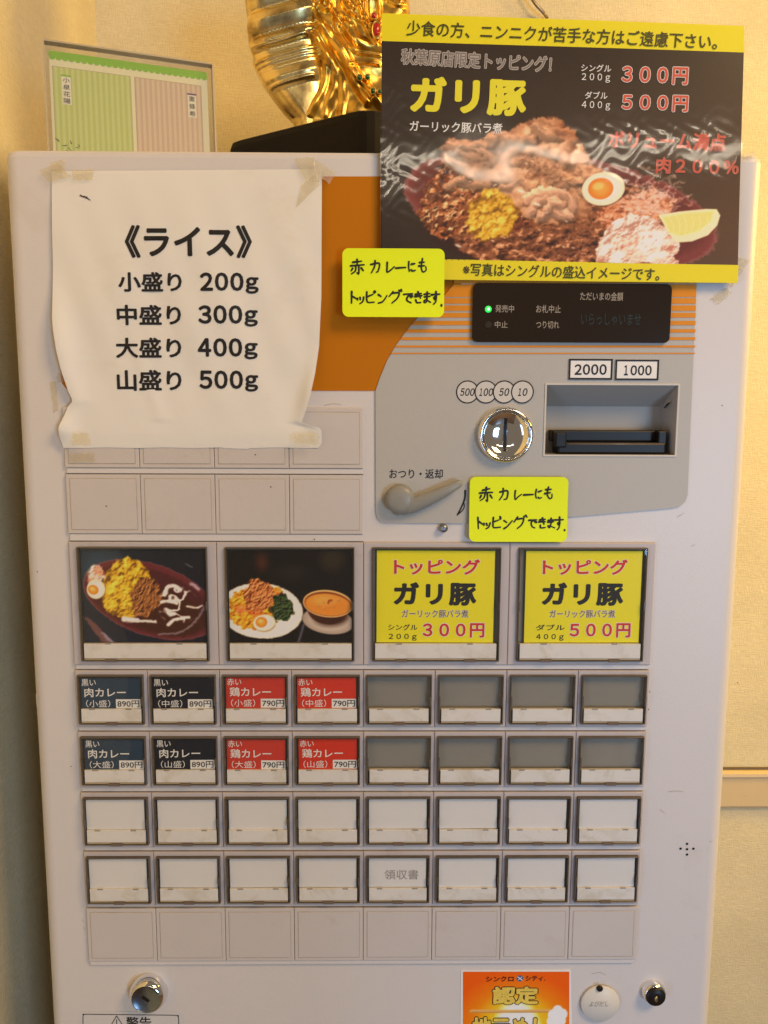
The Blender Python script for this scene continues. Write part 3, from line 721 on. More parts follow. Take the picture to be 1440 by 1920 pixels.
    def egg(s, cx, cy, rx, ry, rot, yx, yy, yr):
        s.ell(cx+1, cy+2, rx, ry, rot, (60, 35, 20), 2, 0.6); s.ell(cx, cy, rx, ry, rot, (250, 238, 215), 1, 1, edge=(225, 200, 165))
        s.ell(yx, yy, yr, yr*0.88, rot, (238, 150, 60), 1, 1, edge=(215, 105, 25)); s.ell(yx-yr*.2, yy-yr*.2, yr*.45, yr*.3, rot, (250, 190, 110), 1.5, 0.7)
    def mesh(s, name, to3, gain, mt):
        """one vertex per sample; to3 maps photo coordinates to local metres"""
        a = np.clip(s.a+s.rs.normal(0, 2.0, s.a.shape), 0, 255)/255; a = np.where(a <= .04045, a/12.92, ((a+.055)/1.055)**2.4)*gain; a = np.clip(a, 0, 0.9)
        H_, W_ = s.h, s.w; xs = np.linspace(s.x0, s.x1, W_); ys = np.linspace(s.y0, s.y1, H_)
        co = np.array([to3(x, y) for y in ys for x in xs], dtype=np.float32)
        me = bpy.data.meshes.new(name); idx = np.arange(H_*W_).reshape(H_, W_)
        f = np.stack([idx[1:, :-1], idx[1:, 1:], idx[:-1, 1:], idx[:-1, :-1]], -1).reshape(-1, 4)
        me.vertices.add(len(co)); me.vertices.foreach_set('co', co.ravel()); me.loops.add(f.size); me.loops.foreach_set('vertex_index', f.ravel().astype(np.int32))
        me.polygons.add(len(f)); me.polygons.foreach_set('loop_start', np.arange(0, f.size, 4, dtype=np.int32)); me.update(calc_edges=True)
        at_ = me.color_attributes.new('paint', 'FLOAT_COLOR', 'POINT'); at_.data.foreach_set('color', np.concatenate([a.reshape(-1, 3), np.ones((H_*W_, 1))], 1).astype(np.float32).ravel())
        me.materials.append(mt); return me

def inell(cx, cy, rx, ry): return lambda x, y: ((x-cx)/rx)**2+((y-cy)/ry)**2 < 1
def inpoly(pts):
    def f(x, y):
        c = False
        for i in range(len(pts)):
            a, b = pts[i], pts[i-1]
            if (a[1] > y) != (b[1] > y) and x < (b[0]-a[0])*(y-a[1])/(b[1]-a[1])+a[0]: c = not c
        return c
    return f
YR = [(225, 175, 40), (205, 150, 25), (235, 195, 70), (190, 130, 20)]

def curry_photo():
    c = Canvas(151, 1036, 381, 1208, 0.8, (22, 34, 46)); xx, yy = np.meshgrid(np.linspace(0, 1, c.w), np.linspace(0, 1, c.h))
    c.a += (xx[..., None]*np.array([0, -12, -18])+yy[..., None]*np.array([-4, -6, 0]))
    c.ell(190, 1075, 45, 40, 0, (35, 62, 80), 20, 0.8)
    c.ell(278, 1128, 128, 66, 18, (92, 34, 38), 1.5); c.ell(276, 1130, 120, 58, 18, (66, 26, 28), 3); c.ell(278, 1128, 128, 66, 18, (150, 90, 90), 1, 0.5, ring=1.6)
    c.ell(300, 1150, 78, 42, 16, (58, 26, 16), 3)
    c.poly([(150, 1158), (160, 1160), (205, 1205), (185, 1208)], (96, 62, 62), 1.5); c.stroke([(185, 1190), (203, 1207)], 5, (150, 150, 170), 2, .7)
    c.crumb([(182, 1118), (192, 1085), (212, 1060), (238, 1049), (262, 1058), (278, 1078), (284, 1100), (276, 1135), (255, 1158), (225, 1160), (196, 1148)], (96, 62, 16), (206, 156, 32), (246, 208, 76), 8, 0.9, 4, 3, lump=16)
    c.crumb([(240, 1115), (262, 1085), (285, 1092), (300, 1110), (296, 1140), (270, 1160), (245, 1158)], (46, 22, 14), (118, 70, 36), (186, 124, 66), 7, 1.0, 4, 8, ridge=True, ani=(1, 2.2, .5))
    c.crumb([(218, 1148), (232, 1140), (248, 1146), (246, 1162), (226, 1164)], (90, 60, 10), (190, 145, 30), (232, 190, 70), 6, 1, 3, 5)
    c.crumb([(160, 1080), (172, 1062), (190, 1068), (196, 1086), (184, 1098), (162, 1098)], (150, 116, 96), (220, 200, 184), (250, 240, 228), 6, 1, 3, 9, pal=(220, 150, 120))
    xx2, yy2 = np.meshgrid(c.x0+(np.arange(c.w)+.5)/c.sc, c.y0+(np.arange(c.h)+.5)/c.sc); n_ = c.field(15, 2, 78, ani=(1.8, 1, .5)); e2 = ((xx2-328)/40)**2+((yy2-1138)/36)**2
    m2 = (np.clip(1.5-np.abs(n_-.08)/.16, 0, 1)*np.clip((1-e2)*3, 0, 1))[..., None]; c.a = c.a*(1-m2)+np.array((236, 222, 210))*m2
    for p, wd in (([(304, 1118), (310, 1106), (322, 1102), (334, 1110)], 7), ([(298, 1132), (312, 1130), (326, 1134)], 6), ([(308, 1174), (322, 1165), (348, 1160)], 6), ([(226, 1163), (236, 1165), (252, 1166)], 9), ([(245, 1166), (266, 1168), (286, 1168)], 4.5), ([(345, 1140), (362, 1143), (374, 1138)], 3)):
        c.stroke(p, wd, (234, 220, 208), 1.2, 0.95, 0.1)
    c.stroke([(290, 1192), (330, 1188), (360, 1168), (378, 1140)], 2.5, (170, 160, 175), 1.5, .7); c.stroke([(355, 1098), (368, 1108)], 5, (210, 205, 220), 2, .7)
    c.stroke([(345, 1062), (358, 1068)], 2, (120, 130, 140), 1, .6)
    c.warp(0.7, 5, .2)
    c.egg(177, 1108, 17, 18, 20, 172, 1109, 10)
    return c
def plate_photo():
    c = Canvas(427, 1038, 657, 1209, 0.8, (16, 11, 9)); c.ell(490, 1060, 10, 14, 0, (75, 35, 18), 8, 0.8); c.ell(620, 1055, 22, 20, 0, (48, 40, 22), 8, .7); c.ell(545, 1080, 30, 12, 0, (30, 26, 26), 8, .7)
    c.ell(487, 1149, 78, 51, 4, (252, 240, 222), 1, 1, edge=(232, 214, 190)); c.ell(487, 1147, 66, 41, 4, (240, 224, 200), 3, .7)
    c.crumb([(424, 1132), (445, 1112), (470, 1106), (520, 1106), (540, 1122), (526, 1150), (500, 1166), (478, 1183), (450, 1180), (426, 1162)], (128, 62, 12), (222, 148, 26), (250, 200, 70), 6, 1.1, 4, 3, pal=(220, 110, 40))
    c.crumb([(452, 1128), (462, 1104), (470, 1092), (482, 1088), (500, 1098), (512, 1112), (508, 1140), (482, 1152), (458, 1148)], (84, 34, 14), (170, 92, 42), (222, 148, 84), 7, 1.4, 5, 8, ridge=True, ani=(1, 1.8, .8))
    c.crumb([(512, 1122), (526, 1114), (540, 1130), (550, 1155), (536, 1166), (512, 1170), (504, 1150)], (8, 14, 6), (30, 44, 22), (74, 92, 48), 7, 1.4, 4, 12, ridge=True)
    c.warp(0.4, 4, .2)
    c.egg(492, 1171, 21, 15, -8, 487, 1170, 11)
    c.ell(612, 1168, 49, 24, 8, (196, 180, 164), 1, 1, edge=(150, 130, 116)); c.ell(614, 1156, 34, 16, 6, (60, 35, 22), 3)
    c.ell(611, 1148, 37, 26, 5, (66, 34, 18), 1.2); c.ell(616, 1164, 28, 14, 0, (50, 24, 14), 5, .8); c.ell(612, 1136, 47, 25, 6, (222, 168, 104), .8, 1); c.ell(612, 1136.5, 44.5, 22.5, 6, (120, 62, 24), .8, 1); c.ell(612, 1138, 42.5, 20, 6, (198, 118, 38), 1, 1, edge=(206, 126, 44))
    c.ell(605, 1130, 22, 9, 0, (222, 150, 66), 4, .8); c.shreds(5, inell(614, 1126, 7, 5), [(160, 60, 20)], (8, 12), (2, 3)); c.blobs(10, inell(612, 1135, 30, 10), [(228, 165, 90)], (1.2, 2))
    c.stroke([(566, 1175), (560, 1195), (556, 1206)], 4, (110, 105, 125), 2, .7)
    return c

LW, LH, LWF, LHF, LHS = PX*2, 0.0945, 0.0962, 0.0875, 0.0115
la, lb = shell_parts(LW, LH, LWF, LHF, 2); LME = {'bezel': mk(la, 'bezel'), 'cap': mk(lb, 'cap_frame'), 'strip': mk(strip_mesh(LWF, LHF, LHS), 'label_strip')}; LME['pane'] = pane_mesh(LWF, LHF)
LCW, LCH = 0.0920, 0.0708
def local_photo(cv):
    return cv.mesh('menu_photo', lambda x, y: ((x-(cv.x0+cv.x1)/2)/(cv.x1-cv.x0)*LCW, 0, -(y-(cv.y0+cv.y1)/2)/(cv.y1-cv.y0)*LCH), 1.6, PHOTO)
specs = [('menu_photo', local_photo(curry_photo()), 'large button showing a plate of yellow rice and dark curry', 0),
         ('menu_photo', local_photo(plate_photo()), 'large button showing a white plate of rice beside an orange curry bowl', 0),
         ('menu_card', mk(topping_card(0.0885, LCH, 'シングル', '２００ｇ', '３００円'), 'menu_card'), 'large yellow topping button priced 300円', -0.0006),
         ('menu_card', mk(topping_card(0.0875, LCH, 'ダブル', '４００ｇ', '５００円'), 'menu_card'), 'large yellow topping button priced 500円', 0.0012)]
for i, (nm, me, lab, dx) in enumerate(specs):
    b = inst('selection_button', LME['bezel'], T, Vector((X0+LW*(i+0.5), 0, ZL-LH/2))-TO); b['label'] = lab
    inst('cap_frame', LME['cap'], b); inst('label_strip', LME['strip'], b); o = inst(nm, me, b, (dx, -0.0034, LHF/2-0.0025-LCH/2)); o.rotation_euler = (0, random.uniform(-.004, .004), 0)
    inst('clear_pane', LME['pane'], b)
rail(ZL-LH, ZS[0]+0.0003, X0, X0+8*PX)

# blank plates
def blank_mesh(W, H):
    m_ = MB(); g_ = 0.00018; m_.bbox(-W/2+g_, W/2-g_, -0.0030, 0, -H/2, H/2, 0.0005, RIMB if False else BLANK)
    k = 0.0027; m_.ring((-W/2+k, W/2-k, -H/2+k, H/2-k), (-W/2+k+0.0006, W/2-k-0.0006, -H/2+k+0.0006, H/2-k-0.0006), -0.00305, -0.0029, RIMB)
    k += 0.0006; m_.bbox(-W/2+k, W/2-k, -0.0034, -0.0029, -H/2+k, H/2-k, 0.0002, BLANK); return mk(m_, 'blank_plate')
BH = Z(680, 1697)-Z(680, 1795); bm_ = blank_mesh(PX, BH)
for i in range(8): inst('blank_plate', bm_, T, Vector((X0+PX*(i+.5), 0, ZB-0.0003-BH/2))-TO)
rail(ZB-BH, ZB-BH-0.0046, X0, X0+8*PX)
zb1, zb2 = Z(400, 889.5), Z(400, 1000); za1, za2 = Z(400, 764), Z(400, 877)
bu1 = blank_mesh(PX, zb1-zb2); bu2 = blank_mesh(PX, za1-za2)
for i in range(4):
    inst('blank_plate', bu1, T, Vector((X0+PX*(i+.5), 0, (zb1+zb2)/2))-TO); inst('blank_plate', bu2, T, Vector((X0+PX*(i+.5), 0, (za1+za2)/2))-TO)
rail(za2, zb1+0.0003, X0, X0+4*PX); rail(zb2, ZL+0.0003, X0, X0+4*PX)

# speaker holes, locks, call disc, warning label
for dx, dy in ((0, 0), (0, -10), (0, 10), (-12, -1), (12, -1)):
    c = at(1288+dx, 1592+dy); m_ = MB(); m_.lathe([(0.0010, -0.0003), (0.0008, -0.0002), (0.0, -0.0001)], BLACKP, c.x, c.z, 12); P(m_, 'speaker_hole')
c = at(281, 1856); mb = MB()
mb.lathe([(0.0150, 0), (0.0152, -0.0015), (0.0150, -0.0045), (0.0143, -0.0075), (0.0132, -0.0098), (0.0120, -0.0110), (0.0116, -0.0112)], CHROME, c.x, c.z, 48, cap=False)
lk = P(mb, 'round_lock'); tag(lk, 'larger lock with blue grey steel face'); mb = MB(); mb.lathe([(0.0116, -0.0111), (0.0112, -0.0106), (0.0, -0.0106)], mat('blued_steel_face', (0.20, 0.24, 0.30), 0.3, metal=1, bump=.2, bscale=500), c.x, c.z, 40); sub(mb, 'lock_face', lk)
mb = MB(); dv = Vector((0.0026, 0, -0.0020)); nv = Vector((0.0008, 0, 0.0010)); cc = Vector((c.x-0.0005, -0.0108, c.z)); mb.add([cc-dv-nv, cc+dv-nv, cc+dv+nv, cc-dv+nv], [(0, 1, 2, 3)], BLACKP); sub(mb, 'keyhole', lk)
c = at(1224, 1857); mb = MB()
mb.lathe([(0.0096, 0), (0.0096, -0.002), (0.0092, -0.0048), (0.0082, -0.0066), (0.0079, -0.0067)], CHROME, c.x, c.z, 40); lk = P(mb, 'round_lock'); tag(lk, 'smaller lock with black face')
mb = MB(); mb.lathe([(0.0080, -0.0064), (0.0078, -0.0078), (0.0070, -0.0088), (0.003, -0.0091), (0, -0.0091)], BLACKP, c.x, c.z, 40); sub(mb, 'lock_face', lk)
mb = MB(); mb.lathe([(0.0013, -0.0092), (0.0012, -0.0098), (0.0006, -0.0100)], mat('brass_key_slot', (0.55, 0.42, 0.2), .3, metal=1), c.x-0.0003, c.z-0.0006, 14, stretch=2.0); sub(mb, 'keyhole', lk)
DISC = mat('ivory_plastic_disc', (0.70, 0.66, 0.58), 0.38, var=.03, vscale=30); c = at(1124, 1878); mb = MB()
mb.lathe([(0.0152, -0.0006), (0.0157, -0.0012), (0.0157, -0.0026), (0.0152, -0.0032), (0.0, -0.0033)], DISC, c.x, c.z, 48); dk = P(mb, 'call_disc')
mb = MB(); h = at(1124, 1852, -0.003); mb.lathe([(0.0026, -0.0034), (0.0025, -0.0046), (0.0014, -0.0052)], BLACKP, h.x, h.z, 16); sub(mb, 'black_pin', dk)
mb = MB(); ptext(mb, 'よびだし', 1105, 1877, 1141, 1887, -0.0036, PRICE, 0.0, yd=-0.0033, shear=0.2); sub(mb, 'disc_lettering', dk)
mb = MB(); shape(mb, [pl([(150, 1901), (153, 1897), (158, 1896), (336, 1897), (341, 1900), (343, 1904), (350, 2040), (160, 2040)])], -0.0003, -0.0001, mat('clear_label_film', (0.63, 0.61, 0.60), 0.3))
yy_ = -0.00045; ink(mb, pl([(157, 1975), (156.5, 1940), (156, 1906), (158, 1902), (163, 1901), (250, 1902), (328, 1903), (333, 1905), (335, 1910), (337, 1975)]), 0.0006, yy_, BLACK, 0)
for s0, s1 in (((219, 1904), (206, 1926)), ((219, 1904), (233, 1926)), ((219, 1911), (219, 1922))): ink(mb, pl([s0, s1]), 0.0006, yy_, BLACK, 0)
ink(mb, pl([(205, 1926), (234, 1926)]), 0.0006, yy_, BLACK, 0)
ptext(mb, '警告', 237, 1906, 284, 1928, yy_, BLACK, 0.012); P(mb, 'warning_label')

# scuffs and specks on the enamel
SCUF = mat('brown_scuff', (0.50, 0.43, 0.36), 0.6); SPECK = mat('dark_speck', (0.12, 0.09, 0.07), 0.7)
mb = MB()
for q in ([(1270, 969), (1277, 965), (1283, 961)], [(1297, 1024), (1303, 1021)], [(1254, 1484), (1268, 1483), (1281, 1484)], [(1238, 1518), (1246, 1524)], [(154, 1724), (158, 1729)], [(157, 1738), (159, 1744)], [(1110, 1826), (1124, 1823), (1136, 1828)], [(68, 1301), (69, 1320), (71, 1334)], [(1330, 1578), (1335, 1577)], [(712, 1100), (714, 1103)], [(240, 757), (262, 756)], [(608, 760), (626, 757), (640, 759)]):
    ink(mb, pl(q), 0.0006, -0.00015, SCUF, 0.5)
for px, py in ((133, 1437), (70, 1072), (1383, 1280), (728, 1098), (1354, 760), (1218, 1297), (1216, 1330), (690, 540), (740, 655)):
    p = at(px, py); mb.add([(x, -0.00052 if px < 745 and py < 700 else -0.00015, z) for x, z in circ(p.x, p.z, 0.0005, 8)], [tuple(range(8))], SPECK)
for px, py in ((202, 948), (509, 912), (480, 852), (590, 1010)):
    p = at(px, py); mb.add([(x, -0.00355, z) for x, z in circ(p.x, p.z, 0.00055, 8)], [tuple(range(8))], SPECK)
P(mb, 'scuff_marks')['kind'] = 'stuff'
# old tape remains on the enamel
def tape_piece(pts, y, parent, name='tape_residue', wave=0.0006):
    P_ = pl(pts, 0); m_ = MB(); n = 7; a, b, c_, d_ = [np.array(p) for p in P_]; vs = []
    for j in range(n):
        for i in range(n):
            u, v = i/(n-1), j/(n-1); p = a*(1-u)*(1-v)+b*u*(1-v)+c_*u*v+d_*(1-u)*v
            p = p+np.array([random.uniform(-1, 1), random.uniform(-1, 1)])*0.00035
            vs.append((p[0], y-random.uniform(0, wave), p[1]))
    m_.add(vs, [(j*n+i, j*n+i+1, (j+1)*n+i+1, (j+1)*n+i) for j in range(n-1) for i in range(n-1)], TAPE, True)
    return m_
for q in ([(1345, 520), (1368, 478), (1405, 488), (1372, 540)], [(1330, 560), (1362, 538), (1372, 550), (1345, 572)], [(94, 716), (106, 716), (110, 770), (101, 775)], [(108, 700), (118, 698), (120, 716), (108, 718)], [(136, 850), (180, 848), (182, 866), (136, 866)]):
    P(tape_piece(q, -0.0042 if q[0][1] > 840 else -0.0004, T), 'tape_residue')

# ------------------------------------------------------------------ rice notice
YL = [318, 540, 600, 625, 660, 700, 735, 748, 754, 762, 775, 800, 822, 839]; XL = [98, 103, 106, 110, 116, 124, 135, 141, 141, 133, 128, 119, 119, 123]
YR_ = [318, 560, 650, 700, 740, 775, 790, 794, 799, 803, 808, 832, 839]; XR = [604, 603, 599, 592, 584, 573, 567, 570, 596, 602, 604, 604, 597]
nx_, ny_ = 90, 110
def psurf(px, py):
    """depth of the loose paper in front of the enamel"""
    v = (py-318)/521; xl_ = float(np.interp(py, YL, XL)); xr_ = float(np.interp(py, YR_, XR)); u = (px-xl_)/(xr_-xl_)
    e = 0.0012+0.0042*math.sin(math.pi*min(1, max(0, v)))**0.8*math.sin(math.pi*min(1, max(0, u*0.9+0.05)))**0.5
    bl = math.exp(-((v-0.66)/0.20)**2); e += 0.0075*bl*math.exp(-(u/0.055)**2)+0.0055*math.exp(-((v-0.80)/0.12)**2)*math.exp(-((1-u)/0.04)**2)
    e += 0.0045*math.exp(-((v-0.93)/0.04)**2)*math.exp(-(u/0.045)**2)
    e += 0.0009*math.sin(px/37+py/90)*math.sin(py/53)*math.sin(math.pi*min(1, max(0, v)))+0.0004*math.sin(px/13-py/31)*math.sin(math.pi*min(1, max(0, v)))
    e += 0.0011*math.exp(-((px-py*0.35-30)/16)**2)*min(1, max(0, v*3))*(1 if v < .9 else 0)*math.exp(-((v-.75)/.3)**2)
    return -(e+0.0026*min(1, max(0, (v-0.75)*5)))
NT = thing('rice_size_notice', at(350, 839, -0.004), 'large curling white paper notice listing rice sizes from 200g to 500g', 'paper notice')
NO = Vector(NT.location); mb = MB(); vs = []
for j in range(ny_+1):
    py = 318+521*j/ny_; xl_ = float(np.interp(py, YL, XL)); xr_ = float(np.interp(py, YR_, XR))
    for i in range(nx_+1):
        px = xl_+(xr_-xl_)*i/nx_; yy0 = psurf(px, py); pyy = py+(4*(1-i/nx_) if j == 0 else 0)+(0.5*math.sin(i*0.31)+(1.5 if 56 < i < 66 else 0) if j == ny_ else 0)
        p = at(px, pyy, 0); vs.append((p.x, yy0, p.z))
fs = [(j*(nx_+1)+i, (j+1)*(nx_+1)+i, (j+1)*(nx_+1)+i+1, j*(nx_+1)+i+1) for j in range(ny_) for i in range(nx_)]
fs_ = [f for f in fs if not ((f[0] // (nx_+1) == 10 and f[0] % (nx_+1) in (10, 11)) or (f[0] // (nx_+1) == 11 and f[0] % (nx_+1) in (11, 12)))]
mb.add(vs, fs, PAPER, True); mb.build('paper_sheet', NT, origin=NO)
mb = MB(); BK = 0.026
for s_, r_, of in (('《ライス》', (237, 424, 474, 486), 0.030), ('小盛り', (226, 512, 344, 549), BK), ('200g', (378, 513, 487, 552), BK), ('中盛り', (223, 573, 343, 611), BK), ('300g', (375, 574, 485, 613), BK), ('大盛り', (221, 634, 343, 672), BK), ('400g', (374, 635, 485, 674), BK), ('山盛り', (223, 694, 343, 733), BK), ('500g', (376, 695, 486, 734), BK)):
    if s_[-1] == 'g': ltext(mb, s_, r_[0], r_[1], r_[2], r_[3]-4.5, 0, BLACK, 0.034, desc=5)
    else: ptext(mb, s_, *r_, 0, BLACK, of, -0.2)
def topaper(v):
    # pixel of an enamel-plane point, then its paper depth
    q = Vector((v[0], 0, v[2]))-CAM; z = q.dot(FW); px, py = 720+FPX*q.dot(RT)/z, 960+FPX*q.dot(DN)/z
    return (v[0], psurf(px, py)-0.0004, v[2])
TORN = mat('torn_hole_brown', (0.10, 0.05, 0.03), .8); mb.warp(topaper); mb.build('printed_lettering', NT, origin=NO); mb = MB(); ink(mb, pl([(153, 368), (160, 371), (167, 371)]), 0.0012, 0, TORN, .7); ink(mb, pl([(160, 370), (167, 374), (172, 377)]), 0.0011, 0, BLACK, .6)
mb.warp(topaper); mb.build('torn_hole', NT, origin=NO)
for q in ([(78, 322), (112, 308), (138, 334), (98, 345)], [(100, 308), (126, 300), (126, 330), (100, 322)], [(556, 300), (592, 296), (600, 345), (572, 338)], [(590, 300), (632, 326), (618, 348), (584, 318)], [(570, 345), (596, 330), (600, 350), (556, 392)], [(138, 322), (180, 320), (178, 340), (142, 340)]):
    tape_piece(q, -0.0040, NT).build('tape', NT, origin=NO)
for q in ([(150, 812), (178, 812), (182, 834), (146, 834)], [(556, 814), (600, 810), (602, 832), (556, 832)]):
    tape_piece(q, -0.0125, NT).build('tape', NT, origin=NO)

# ------------------------------------------------------------------ laminated poster
PT = thing('food_poster', at(1047, 534, -0.006), 'laminated food poster with yellow bands advertising ガリ豚 over a heaped meat plate', 'poster')
PO = Vector(PT.location)
TL, TR_, BR, BL = (714, 23), (1397, 47), (1383, 534), (712, 525)
def pw(x, z):   # gentle waves of the laminated sheet (metres)
    return 0.0004*math.sin(x*21+z*9)+0.00014*math.sin(z*35-x*17+1)
def py_of(x, z): return -0.0062+pw(x, z)
def place(px, py, lift=0.0):
    p = at(px, py, -0.006); return (p.x, py_of(p.x, p.z)-lift, p.z)
def topL(px): return 23+(px-714)/683*24
def gridq(m_, f, nu, nv, mt, lift, smooth=True):
    vs = [place(*f(i/nu, j/nv), lift) for j in range(nv+1) for i in range(nu+1)]
    m_.add(vs, [((j+1)*(nu+1)+i, (j+1)*(nu+1)+i+1, j*(nu+1)+i+1, j*(nu+1)+i) for j in range(nv) for i in range(nu)], mt, smooth)
def bil(a, b, c_, d_): return lambda u, v: tuple((np.array(a)*(1-u)*(1-v)+np.array(b)*u*(1-v)+np.array(c_)*u*v+np.array(d_)*(1-u)*v))
mb = MB(); gridq(mb, bil((716, 25), (1395, 49), (1382, 531), (714, 523)), 60, 44, BLACK, 0.0); mb.build('backing_sheet', PT, origin=PO)
mb = MB(); gridq(mb, bil((716, 25), (1395, 49), (1395, 99), (716, 77)), 60, 6, YELP, 0.0003); gridq(mb, bil((714, 484), (1384, 497), (1382, 531), (714, 523)), 60, 4, YELP, 0.0003); mb.build('yellow_band', PT, origin=PO)

def poster_photo():
    c = Canvas(716, 72, 1394, 500, 0.62, (46, 32, 20)); xx, yy = np.meshgrid(np.linspace(0, 1, c.w), np.linspace(0, 1, c.h))
    c.a[:] = np.array([40, 28, 18])+xx[..., None]*np.array([44, 30, 16])*np.clip(yy*1.2, 0, 1)[..., None]  # lamp haze painted in: background turns paler brown towards the lower right
    c.ell(1056, 398, 298, 112, 9, (112, 48, 40), 1.5, 1); c.ell(1054, 392, 280, 98, 9, (92, 38, 28), 4); c.ell(1056, 398, 298, 112, 9, (160, 96, 96), 1, 0.6, ring=2.2)
    c.ell(870, 450, 70, 34, 20, (44, 16, 14), 14, .8)
    mound = [(788, 420), (800, 370), (822, 330), (830, 285), (845, 258), (890, 262), (940, 250), (975, 228), (1010, 216), (1048, 218), (1080, 240), (1098, 272), (1110, 300), (1160, 330), (1200, 345), (1246, 352), (1268, 385), (1250, 430), (1180, 470), (1120, 500), (900, 500), (900, 472), (840, 455)]
    im = inpoly(mound)
    c.crumb(mound, (48, 24, 13), (122, 70, 40), (170, 110, 68), 22, 0.75, 6, 3, ridge=True, ani=(1.5, 1, .4), pal=(96, 44, 22), gloss=.3)
    c.crumb([(786, 420), (800, 368), (822, 328), (838, 300), (870, 300), (900, 340), (910, 390), (880, 440), (840, 455), (800, 445)], (40, 16, 8), (128, 64, 30), (190, 112, 60), 14, 1.5, 6, 5, ridge=True, ani=(1, 2.4, .9), gloss=.5)
    c.shreds(55, inpoly([(790, 420), (815, 330), (870, 300), (900, 360), (890, 430), (830, 450)]), [(150, 78, 38), (112, 52, 26), (178, 104, 58)], (16, 34), (3, 5), 0.35, 1.5)
    c.crumb([(832, 300), (845, 260), (890, 262), (940, 250), (975, 230), (1010, 218), (1048, 220), (1080, 240), (1110, 295), (1150, 330), (1120, 360), (1105, 410), (1050, 428), (985, 415), (950, 372), (900, 350)], (112, 66, 40), (194, 138, 98), (230, 184, 144), 26, 0.75, 6, 9, ridge=True, ani=(1.8, 1, .3), pal=(150, 90, 52), gloss=.1, octv=2)
    rs = np.random.RandomState(8)
    for _ in range(60):
        x, y = rs.uniform(850, 1120), rs.uniform(240, 350)
        if not im(x, y-8) or (x > 1085 and y < 310): continue
        a = rs.uniform(-.6, .8)+(.5 if x > 1040 else -.3 if x < 950 else 0); l_ = rs.uniform(10, 26); t = 1 if x > 950 else .82; b = rs.uniform(-9, 9)
        c.slice_([(x-l_*math.cos(a), y-l_*math.sin(a)), (x, y+b), (x+l_*math.cos(a), y+l_*math.sin(a))], rs.uniform(8, 20), np.array((200, 146, 108))*rs.uniform(.72, 1.1)*t)
    c.crumb([(850, 300), (900, 285), (1000, 280), (1100, 320), (1060, 352), (900, 345)], (84, 46, 26), (168, 112, 72), (214, 160, 118), 14, 0.9, 10, 41, ridge=True, alpha=.45, octv=3)
    for q, w_ in (([(992, 376), (1015, 362), (1045, 360)], 20), ([(1050, 362), (1072, 372), (1078, 392)], 18), ([(1000, 404), (1008, 386), (1026, 374)], 17), ([(1068, 408), (1052, 392), (1040, 376)], 20), ([(1018, 412), (1036, 402), (1060, 410)], 14), ([(1030, 396), (1040, 384), (1060, 384)], 12)): c.slice_(q, w_, np.array((206, 152, 118))*rs.uniform(.85, 1.06))
    c.crumb([(874, 430), (884, 395), (905, 362), (930, 356), (955, 366), (975, 400), (968, 440), (935, 462), (895, 455)], (110, 68, 10), (206, 154, 34), (246, 208, 92), 8, 1.1, 6, 14, lump=20)
    c.crumb([(850, 455), (900, 465), (980, 438), (1060, 430), (1120, 440), (1130, 505), (900, 505), (860, 480)], (44, 20, 11), (112, 62, 36), (164, 102, 62), 26, 0.75, 7, 17, ridge=True, ani=(1.6, 1, .3), gloss=.4)
    c.crumb([(1120, 395), (1160, 372), (1230, 350), (1270, 372), (1262, 410), (1200, 430), (1130, 430)], (92, 40, 18), (190, 112, 70), (232, 176, 138), 9, 1.2, 6, 21, ridge=True, ani=(2, 1, .4))
    for _ in range(80):
        x, y = c.rs.normal(1226, 28), c.rs.normal(368, 20); c.stroke([(x, y), (x+c.rs.uniform(-22, 22), y+c.rs.uniform(-14, 14)), (x+c.rs.uniform(-26, 26), y+c.rs.uniform(-20, 20))], 1.5, (232, 190, 172), .6, .75)
    c.warp(2.0, 8, 0.2); c.warp(1.0, 4, .2)
    c.egg(1135, 352, 41, 33, -14, 1130, 352, 24)
    c.crumb([(1122, 470), (1135, 440), (1150, 418), (1185, 402), (1225, 405), (1262, 430), (1280, 455), (1278, 500), (1120, 504)], (176, 128, 108), (236, 208, 190), (255, 246, 232), 13, 0.75, 6, 25, pal=(238, 186, 164), lump=26, octv=3)
    c.poly([(1240, 402), (1280, 394), (1330, 388), (1350, 388), (1357, 400), (1352, 420), (1335, 440), (1305, 453), (1275, 456), (1262, 440)], (250, 224, 168), 1.2); c.poly([(1248, 406), (1290, 397), (1345, 392), (1340, 412), (1318, 432), (1284, 443), (1262, 436)], (234, 198, 116), 2.5)
    for k in range(6): c.stroke([(1258+k*15, 403), (1268+k*13, 420), (1270+k*10, 438)], 1.3, (246, 218, 150), 1.2, .6)
    for _ in range(18):
        x, y = c.rs.uniform(860, 1080), c.rs.uniform(300, 470); c.ell(x, y, 3, 1.4, c.rs.uniform(-40, 40), (250, 225, 190), 1, .55)
    for q in ((862, 470), (1010, 385), (980, 360)): c.ell(*q, 7, 2.5, 20, (250, 230, 205), 1.2, .7)
    return c
cv = poster_photo()
def topost(px, py):   # the photo's rectangle sits between the two bands
    v = (py-72)/428; yt_ = 77+(px-716)/679*22; yb2 = 486+(px-714)/670*11
    xo = px+(-2 if px < 1000 else 0)*v*0; xr_ = px-(px-716)/678*12*v
    return place(xr_, yt_+(yb2-yt_)*((py-72)/428), 0.0003)
